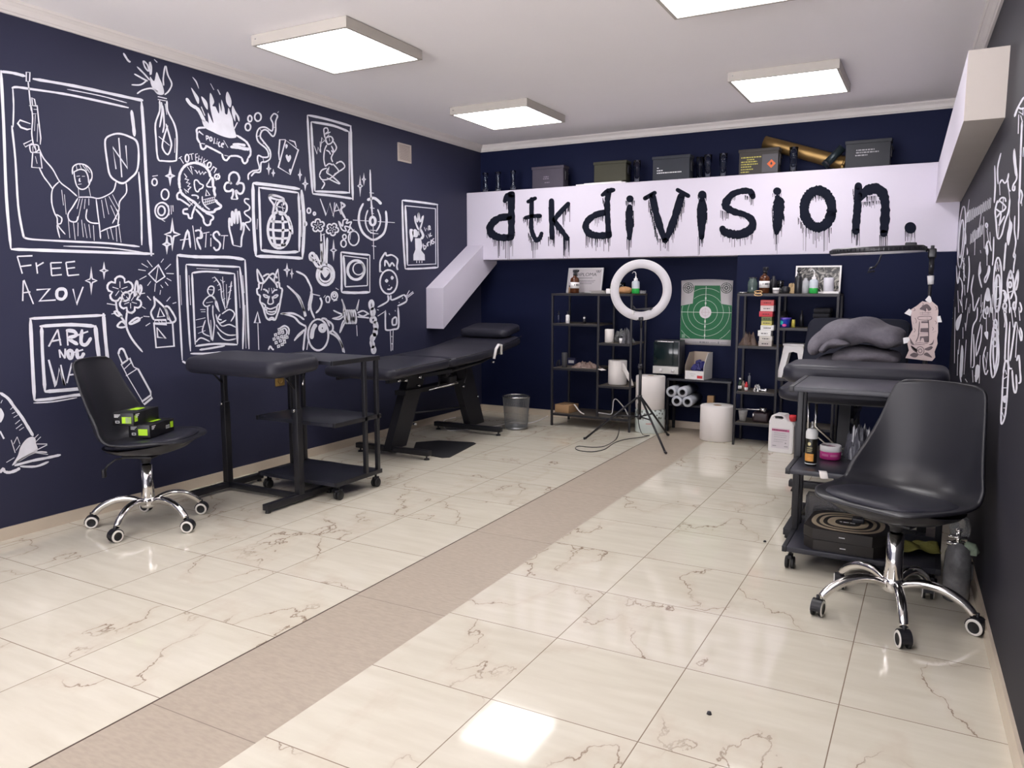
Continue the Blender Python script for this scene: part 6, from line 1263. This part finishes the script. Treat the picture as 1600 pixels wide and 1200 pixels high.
# the cut-out sheet
SY = 4.595
t = thing('paper_cutout', 'cut out paper with a lighthouse and flower drawing, taped to the light stand', 'paper', (-.055, SY, .885))
def K_(x, y): # crop frame of the sheet close-up to sheet coordinates
    p = ony(1400+x/9.225, 450+y/9.225, SY); return (p.x+.055, p.z-.885)
def sheet(b, txt, o=0.0, smooth=False, m=None):
    P = parse(txt)
    if smooth: P = smooth_pts(P, True)
    q = [K_(*p) for p in P]; b.add([(x, -o, z_) for x, z_ in q], [list(range(len(q)))], m); return b
sheet(MB(), '135,1010 185,900 165,810 170,720 240,600 220,450 215,310 300,255 380,190 430,200 520,195 600,260 610,330 605,440 605,640 590,720 600,800 555,920 565,1000 520,1052 420,1045 300,1030').build('sheet', mat('pinkish stencil paper', (.62, .50, .49), .8), t, None, 0, .001)
b = MB()
for q in ('440,190 420,170 475,108 500,130 518,190 490,215', '120,365 190,298 230,330 210,405', '590,410 638,400 662,492 600,495', '100,720 175,708 200,740 165,790 110,805'): sheet(b, q, .0015)
b.build('tape', M_WHITE, t)
class Ink(Draw):
    def __init__(s): s.k = (0, 0, 1); s.mb = MB(); s.surf = lambda x, y: Vector((K_(x, y)[0], -.0016, K_(x, y)[1]))
i_ = Ink(); i_.go('w14 340,480 330,600 320,700 285,780; w12 465,470 470,600 470,780; f l 365,480 470,480 470,505 365,505; f l 355,580 470,575 470,640 350,635; f l 345,700 470,690 470,780 410,780 395,720 370,720 345,780; w8 325,660 470,660; c w8 330,415 500,410 490,460 335,455; w10 340,360 500,355; w7 345,385 490,380; f 340,300 440,230 510,300 470,330 440,290 430,340 400,320; w7 380,340 385,380; w7 460,340 465,380; f 220,830 300,880 310,910 260,890; f 220,830 230,880 290,930 300,900; f 200,970 260,930 320,960 280,1000; f 410,880 500,840 530,860 470,900; f 400,960 450,930 520,1000 470,990; c w10 355,910 w; w9 350,905,55,60; w9 350,905,25,28; w6 270,800 330,790 400,795 460,800; w6 250,820 330,815 420,820; w7 205,720 215,800 250,820; f 200,720 245,790 260,820 215,790; f 545,740 520,790 470,820 530,810; w7 260,290 275,320 250,330; w7 270,430 295,470 285,510; w7 240,480 255,520; w7 260,580 280,610 255,640; w7 560,260 590,300 570,320; w7 560,470 585,500 570,520; w7 520,560 540,590 520,610; w7 380,210 395,240 370,260; w7 530,640 580,620; w6 230,690 280,690'.replace('c w10 355,910 w; ', ''), 7)
i_.done('drawing', None, t, mat('stencil ink', (.13, .10, .11), .7))
# ------------------------------------------------------------------ goods on the right trolley
tx, ty = TRX, TRY
ZM, ZL = .4635, .1115
t = thing('spray_can', 'black and orange spray bottle with white cap on the loaded trolley', 'spray bottle', (-.447, 3.62, ZM))
MB().lathe([(.001, .001), (.023, .001), (.025, .004), (.025, .118), (.024, .122)], (0, 0, 0), None, 24).build('body', mat('black bottle print', (.018, .016, .012), .3), t)
MB().lathe([(.0252, .008), (.0254, .008), (.0254, .012), (.0252, .012)], (0, 0, 0), None, 24).build('white_base_line', M_WTEXT, t)
MB().lathe([(.025, .122), (.026, .124), (.026, .15), (.020, .163), (.011, .166), (.001, .166)], (0, 0, 0), None, 24).build('cap', mat('white cap', (.62, .62, .62), .35), t)
MB().lathe([(.007, .165), (.007, .176), (.005, .177), (.005, .198), (.001, .199)], (0, 0, 0), None, 12).build('nozzle', M_FILM, t)
b = MB()
for a0, a1, z0, z1 in ((-1.2, .55, .022, .055),): b.add([(.0256*math.sin(a0+(a1-a0)*i/8), -.0256*math.cos(a0+(a1-a0)*i/8), z_) for i in range(9) for z_ in (z0, z1)], [[2*i, 2*i+2, 2*i+3, 2*i+1] for i in range(8)])
b.build('orange_print', mat('orange label', (.62, .28, .06), .5, var=.5, scale=60), t)
b = MB().add([(.0257*math.sin(-.25+.28*math.cos(2*PI*i/14)), -.0257*math.cos(-.25+.28*math.cos(2*PI*i/14)), .100+.008*math.sin(2*PI*i/14)) for i in range(14)], [list(range(14))]); b.build('gold_badge', mat('gold badge', (.62, .55, .30), .4), t)
lines(t, lambda a, b_: Vector((.0257*math.sin(a), -.0257*math.cos(a), b_)), [(-.7, .3, .080, .004, 1), (-.7, .3, .072, .003, 1), (-.7, .2, .065, .003, 1)], mat('gold print', (.40, .36, .20), .5))
t = thing('cream_jar', 'round pink jar with white rim and open lid on the loaded trolley', 'jar', (-.385, 3.80, ZM))
MB().lathe([(.001, .001), (.043, .001), (.046, .005), (.046, .038)], (0, 0, 0), None, 28).build('body', M_PINK, t); MB().lathe([(.046, .038), (.0475, .040), (.0475, .062), (.043, .066), (.040, .062), (.040, .05)], (0, 0, 0), None, 28).build('rim', M_WHITE, t); MB().lathe([(.001, .055), (.022, .058), (.040, .052)], (0, 0, 0), None, 24).build('cream', mat('dark pink gel', (.30, .02, .12), .25, var=.4, scale=60), t)
lines(t, lambda a, b_: Vector((.0466*math.sin(a), -.0466*math.cos(a), b_)), [(-.8, -.1, .018, .010, 1), (.1, .8, .018, .010, 1)], mat('pale pink print', (.70, .25, .45), .5))
heap('plastic_wrap', 'clear plastic wrapped bundle behind the pink jar', 'plastic bag', (-.27, 3.86, ZM), .065, .05, .15, mat('dark film', (.10, .10, .12), .12, var=.7, scale=40), 31, .25)
o = MB().box((0, 0, .003), (.13, .02, .005), None, .001).build('paper_strip', M_WHITE, None, (-.36, 3.905, ZM+.0), .1); tag(o, 'white strip lying behind the pink jar', 'strip')
t = thing('tissue', 'white tissue draped over the front edge of the trolley middle shelf', 'tissue', (-.385, 3.497, ZM))
MB().grid(lambda u, v: Vector((-.016+.032*u+.012*v, (.022-.044*v) if v < .5 else -.003-.004*math.sin(5*u), .002 if v < .45 else .002-.05*(v-.45))), 6, 12).build('sheet', M_PAPER, t, None, 0, .001)
t = thing('pizza_box', 'upper black octagonal pizza box printed with oval rings, on the loaded trolley', 'pizza box', (-.285, 3.68, ZL+.048), math.radians(-3), 'pizza boxes')
def octa(w_, d, c): return [(-w_+c, -d), (w_-c, -d), (w_, -d+c), (w_, d-c), (w_-c, d), (-w_+c, d), (-w_, d-c), (-w_, -d+c)]
M_PZ = mat('black pizza carton', (.020, .017, .016), .5)
MB().prism(octa(.165, .165, .045), 0, .046).build('carton', M_PZ, t)
b = MB(); bb = MB()
for k in (1.0, .78, .56):
    n = 48; e0, e1 = k, k*.87 if k > .6 else .35
    ring = lambda q: [(.150*q*math.copysign(abs(math.cos(2*PI*i/n))**.8, math.cos(2*PI*i/n)), .150*q*math.copysign(abs(math.sin(2*PI*i/n))**.8, math.sin(2*PI*i/n)), .0464) for i in range(n)]
    b.add(ring(e0)+ring(e1), [[i, (i+1) % n, n+(i+1) % n, n+i] for i in range(n)])
b.build('ring_print', mat('beige print', (.44, .36, .25), .6), t)
lines(t, lambda x, y: Vector((x, y, .0467)), [(-.035, .035, -.006, .010, 1)], M_WTEXT)
MB().bx((-.012, -.1653, .020), (.012, -.1651, .024)).build('tab', M_WTEXT, t)
t2 = thing('pizza_box', 'lower black octagonal pizza box under the printed one', 'pizza box', (-.285, 3.68, ZL+.0005), math.radians(-1), 'pizza boxes')
MB().prism(octa(.165, .165, .045), 0, .046).build('carton', M_PZ, t2); MB().bx((-.012, -.1653, .020), (.012, -.1651, .024)).build('tab', M_WTEXT, t2)
o = MB().box((0, 0, .012), (.05, .035, .022), None, .004).tube([(0, 0, .02), (.03, .02, .03), (.10, .06, .01), (.18, .08, -.045)], .003, None, 6).build('power_plug', M_PLBLACK, None, (-.245, 3.70, ZL+.0945)); tag(o, 'black plug with cord lying on the pizza box', 'plug')
t = thing('clear_box', 'clear plastic container behind the pizza box on the loaded trolley', 'container', (-.37, 3.905, ZL), 0)
b = MB()
for a in (((-.12, -.045, 0), (.12, .045, .003)), ((-.12, -.045, .003), (-.117, .045, .15)), ((.117, -.045, .003), (.12, .045, .15)), ((-.117, -.045, .003), (.117, -.042, .15)), ((-.117, .042, .003), (.117, .045, .15))): b.bx(*a)
b.build('box', mat('hazy clear plastic', (.50, .50, .53), .25, trans=.8, ior=1.1, var=.2), t)
MB().box((-.04, 0, .05), (.10, .06, .08), None, .01).box((.06, 0, .04), (.06, .06, .06), None, .02).build('contents', mat('dark grey goods', (.06, .06, .065), .6, var=.5), t)
o = MB().grid(lambda u, v: Vector((-.10+.20*u, -.07+.14*v+.03*u, .004+.020*abs(math.sin(3*u+2*v))+.03*max(0, 1-abs(v-.5)*3)*(.4+.6*u)+.006*math.sin(14*u+5*v))), 18, 12).build('yellow_cloth', mat('yellow green cloth', (.30, .28, .07), .9, bump=.4), None, (-.02, 3.70, ZL+.0005), .25, .002); tag(o, 'crumpled yellow green cloth on the loaded trolley bottom shelf', 'cloth')
# plastic wrapped bottle with valve at the right wall
t = thing('wrapped_bottle', 'plastic wrapped bottle with chrome valve standing between trolley and right wall', 'bottle', (.142, 3.50, 0))
M_WRAP = mat('smoky plastic wrap', (.17, .17, .175), .18, var=.6, scale=22, bump=.5, bscale=30)
b = MB().lathe([(.001, .001), (.042, .001), (.046, .01), (.044, .05), (.047, .12), (.044, .19), (.036, .225), (.022, .24), (.001, .242)], (0, 0, 0), None, 26); R_ = random.Random(8)
b.v = [(x*(1+.10*R_.random()), y*(1+.10*R_.random()), z_) for x, y, z_ in b.v]; b.build('wrapped_body', M_WRAP, t)
MB().box((.030, .02, .12), (.05, .05, .07), None, .008).build('grey_block', M_WRAP, t)
v = MB().cyl((-.005, -.01, .215), (-.005, -.01, .285), .010, None, None, 14).cyl((-.045, -.015, .235), (.03, -.015, .235), .009, None, None, 12).cyl((-.04, -.015, .262), (.025, -.015, .262), .007, None, None, 12).lathe([(.001, .285), (.014, .285), (.014, .297), (.001, .30)], (-.005, -.01, 0), None, 14)
v.build('chrome_valve', M_CHROME, t)
b = MB().tube([(.02, -.01, .235), (.045, -.015, .23), (.06, -.01, .205)], [.016, .018, .014], None, 10).box((.05, -.02, .215), (.024, .02, .035), None, .005); b.build('green_fitting', mat('pale green fitting', (.30, .38, .28), .4, var=.5, scale=50), t)
b = MB().lathe([(.001, .345), (.02, .335), (.034, .30), (.030, .262), (.012, .25)], (0, .015, 0), None, 18); b.v = [(x*(1+.3*R_.random()), y*(1+.3*R_.random()), z_) for x, y, z_ in b.v]; b.build('plastic_top', M_FILM, t)
# ------------------------------------------------------------------ ammunition boxes, glasses and shell cases on the beam
def ammo(x, label, m, w_=.325, h=.195, y=6.57, z=ZB1, rz=0.0):
    t = thing('ammo_box', label, 'ammo box', (x, y, z+.0005), rz, 'steel ammo boxes on the beam'); d = .12
    MB().box((0, 0, (h-.022)/2), (w_-.012, d-.01, h-.023), None, .004).build('body', m, t)
    MB().box((0, 0, h-.013), (w_, d, .024), None, .003).build('lid', m, t)
    MB().box((w_/2-.001, 0, h*.55), (.010, .045, h*.42), None, .003).tube([(w_/2+.004, -.02, h*.72), (w_/2+.012, -.02, h*.6), (w_/2+.012, .02, h*.6), (w_/2+.004, .02, h*.72)], .002, None, 6).build('latch', M_FRAME, t)
    MB().tube([(-w_*.2, 0, h-.002), (-w_*.18, 0, h+.004), (w_*.18, 0, h+.004), (w_*.2, 0, h-.002)], .003, None, 6).build('handle', M_FRAME, t)
    return t, d
F = lambda d: (lambda x, y: Vector((x, -d/2+.0042, y)))
t, d = ammo(-3.165, 'faded mauve ammo box, leftmost of the steel boxes on the beam', M_MAUVEBOX); lines(t, F(d), [(-.04, .01, .095, .010, 1), (-.045, .015, .078, .010, 1), (-.03, .02, .045, .008, 1)], mat('faded print', (.16, .14, .18), .6))
b0 = MB().box((0, 0, .006), (.46, .19, .011), None, .001); o = b0.build('white_board', M_WHITE, None, (-2.65, 6.60, ZB1+.0005), .03); tag(o, 'thin white board lying on the beam, lower of two', 'board', 'white boards on the beam')
o = MB().box((0, 0, .006), (.36, .16, .011), None, .001).build('white_board', M_WHITE, None, (-2.64, 6.625, ZB1+.0125), -.03); tag(o, 'thin white board directly under the olive ammo box, upper of two', 'board', 'white boards on the beam')
ammo(-2.575, 'plain olive ammo box resting on two white boards', M_OLIVE, .31, .175, 6.60, ZB1+.025)
t, d = ammo(-2.018, 'grey green ammo box with small white lettering, third from the left', M_GREYBOX, .328, .20); lines(t, F(d), [(-.12, -.105, .100, .006, 0), (-.12, -.07, .078, .008, 1), (-.12, .09, .058, .008, 1)], M_WTEXT)
t, d = ammo(-1.305, 'olive grey ammo box with yellow text and orange diamond', mat('olive grey steel', (.048, .044, .042), .6, spec=.25), .315, .20); lines(t, F(d), [(-.135, .02, .130, .009, 1), (-.09, -.03, .113, .008, 1), (-.135, -.01, .096, .009, 1), (-.135, .0, .077, .009, 1), (-.135, -.05, .058, .009, 1), (-.135, -.04, .038, .008, 1), (-.135, -.07, .018, .008, 1)], M_YTEXT)
b = MB(); dm = F(d); b.add([dm(.10+x, .075+z_) for x, z_ in ((0, -.034), (.034, 0), (0, .034), (-.034, 0))], [[0, 1, 2, 3]]); b.build('hazard_diamond', M_ORANGE, t)
b = MB(); b.add([dm(.10+x, .075+z_)+Vector((0, -.0003, 0)) for x, z_ in ((-.006, -.008), (.006, -.008), (.009, .002), (0, .016), (-.008, .003))], [[0, 1, 2, 3, 4]]); b.build('flame_mark', M_DTEXT, t)
b = MB(); b.add([dm(.028, .012), dm(.150, .012), dm(.150, .150), dm(.028, .150)], [[0, 1, 2, 3]]); b.v = [(x, y+.0002, z_) for x, y, z_ in b.v]; b.build('paint_patch', mat('grey patch', (.07, .067, .075), .6), t)
t, d = ammo(-.512, 'dark grey ammo box with white lettering, rightmost on the beam', mat('dark grey steel', (.034, .036, .042), .6, spec=.25), .318, .20); lines(t, F(d), [(-.08, .045, .122, .009, 1), (-.08, .075, .104, .009, 1), (-.085, .0, .084, .009, 1)], M_GTEXT)
M_DGLASS = mat('dim bar glass', (.80, .85, .90), .04, trans=1.0, ior=1.3, var=.02)
TUL = [(.001, .003), (.030, .003), (.032, .006), (.024, .06), (.021, .10), (.024, .15), (.028, .185), (.0265, .185), (.0225, .15), (.019, .10), (.022, .06), (.028, .010), (.001, .010)]
CYLG = [(.001, .003), (.024, .003), (.025, .006), (.026, .10), (.031, .105), (.033, .19), (.0315, .19), (.0295, .107), (.024, .102), (.022, .012), (.001, .012)]
def bar_glass(x, label, P, y=6.57): bottle('drinking_glass', label, 'glass', x, y, ZB1+.0005, P, M_DGLASS, (), 'glasses on the beam', 24)
bar_glass(-3.852, 'waisted beer glass at the far left end of the beam', TUL); bar_glass(-3.712, 'waisted beer glass, second from the left end of the beam', TUL); bar_glass(-3.552, 'waisted beer glass, third from the left end of the beam', TUL)
bar_glass(-2.335, 'tall beer glass right of the plain olive ammo box', CYLG); bar_glass(-1.812, 'tall beer glass half hidden right of the grey green ammo box', CYLG, 6.66)
bar_glass(-1.722, 'left of two tall beer glasses before the yellow lettered box', CYLG); bar_glass(-1.596, 'right of two tall beer glasses before the yellow lettered box', CYLG); bar_glass(-1.043, 'tall beer glass in front of the brass shell case', CYLG, 6.54)
t = thing('shell_case', 'long brass shell case leaning on the beam behind a beer glass', 'shell case', (-.80, 6.69, ZB1))
A_, B2 = Vector((-.50, 0, .275)), Vector((.12, 0, .058)); dr = (B2-A_).normalized(); Qs = dr.to_track_quat('Z', 'Y').to_matrix(); LL = (B2-A_).length
MB().lathe([(.046, 0), (.050, 0), (.051, .10), (.056, LL-.02), (.056, LL-.012), (.052, LL-.010), (.060, LL-.006), (.060, LL), (.001, LL)], A_, None, 32, 'Z', True, Qs).build('case', M_BRASS, t)
MB().lathe([(.046, 0), (.046, .2), (.001, .2)], A_, None, 24, 'Z', True, Qs).build('inside', M_DTEXT, t)
t = thing('shell_tube', 'short dark tube leaning against the rightmost ammo box', 'tube', (-.72, 6.56, ZB1))
A_, B2 = Vector((-.10, 0, .035)), Vector((.03, .0, .165)); dr = (B2-A_).normalized(); Qs = dr.to_track_quat('Z', 'Y').to_matrix(); LL = (B2-A_).length
MB().lathe([(.024, 0), (.030, 0), (.030, LL), (.024, LL), (.024, 0)], A_, None, 22, 'Z', True, Qs).build('tube', mat('dark blued steel', (.016, .026, .032), .3, metal=.4), t)
MB().lathe([(.0305, .02), (.032, .02), (.032, .035), (.0305, .035)], A_, None, 22, 'Z', True, Qs).build('band', M_FRAME, t)
tag(MB().lathe([(.001, 0), (.012, 0), (.015, .02), (.009, .032), (.001, .034)], (-.685, 6.53, ZB1+.0005), None, 14).build('brass_fuse', M_BRASS), 'small brass fuse lying at the foot of the dark tube', 'fuse')
# crumbs on the floor
for (u, v, lab) in ((1195, 847, 'black crumb on the floor tiles left of the right chair'), (1108, 1116, 'tiny black crumb on the foreground floor tiles')):
    p = onz(u, v, 0); tag(MB().lathe([(.001, 0), (.008, 0), (.006, .007), (.001, .008)], (p.x, p.y, .0008), None, 7).build('crumb', M_DTEXT), lab, 'debris')
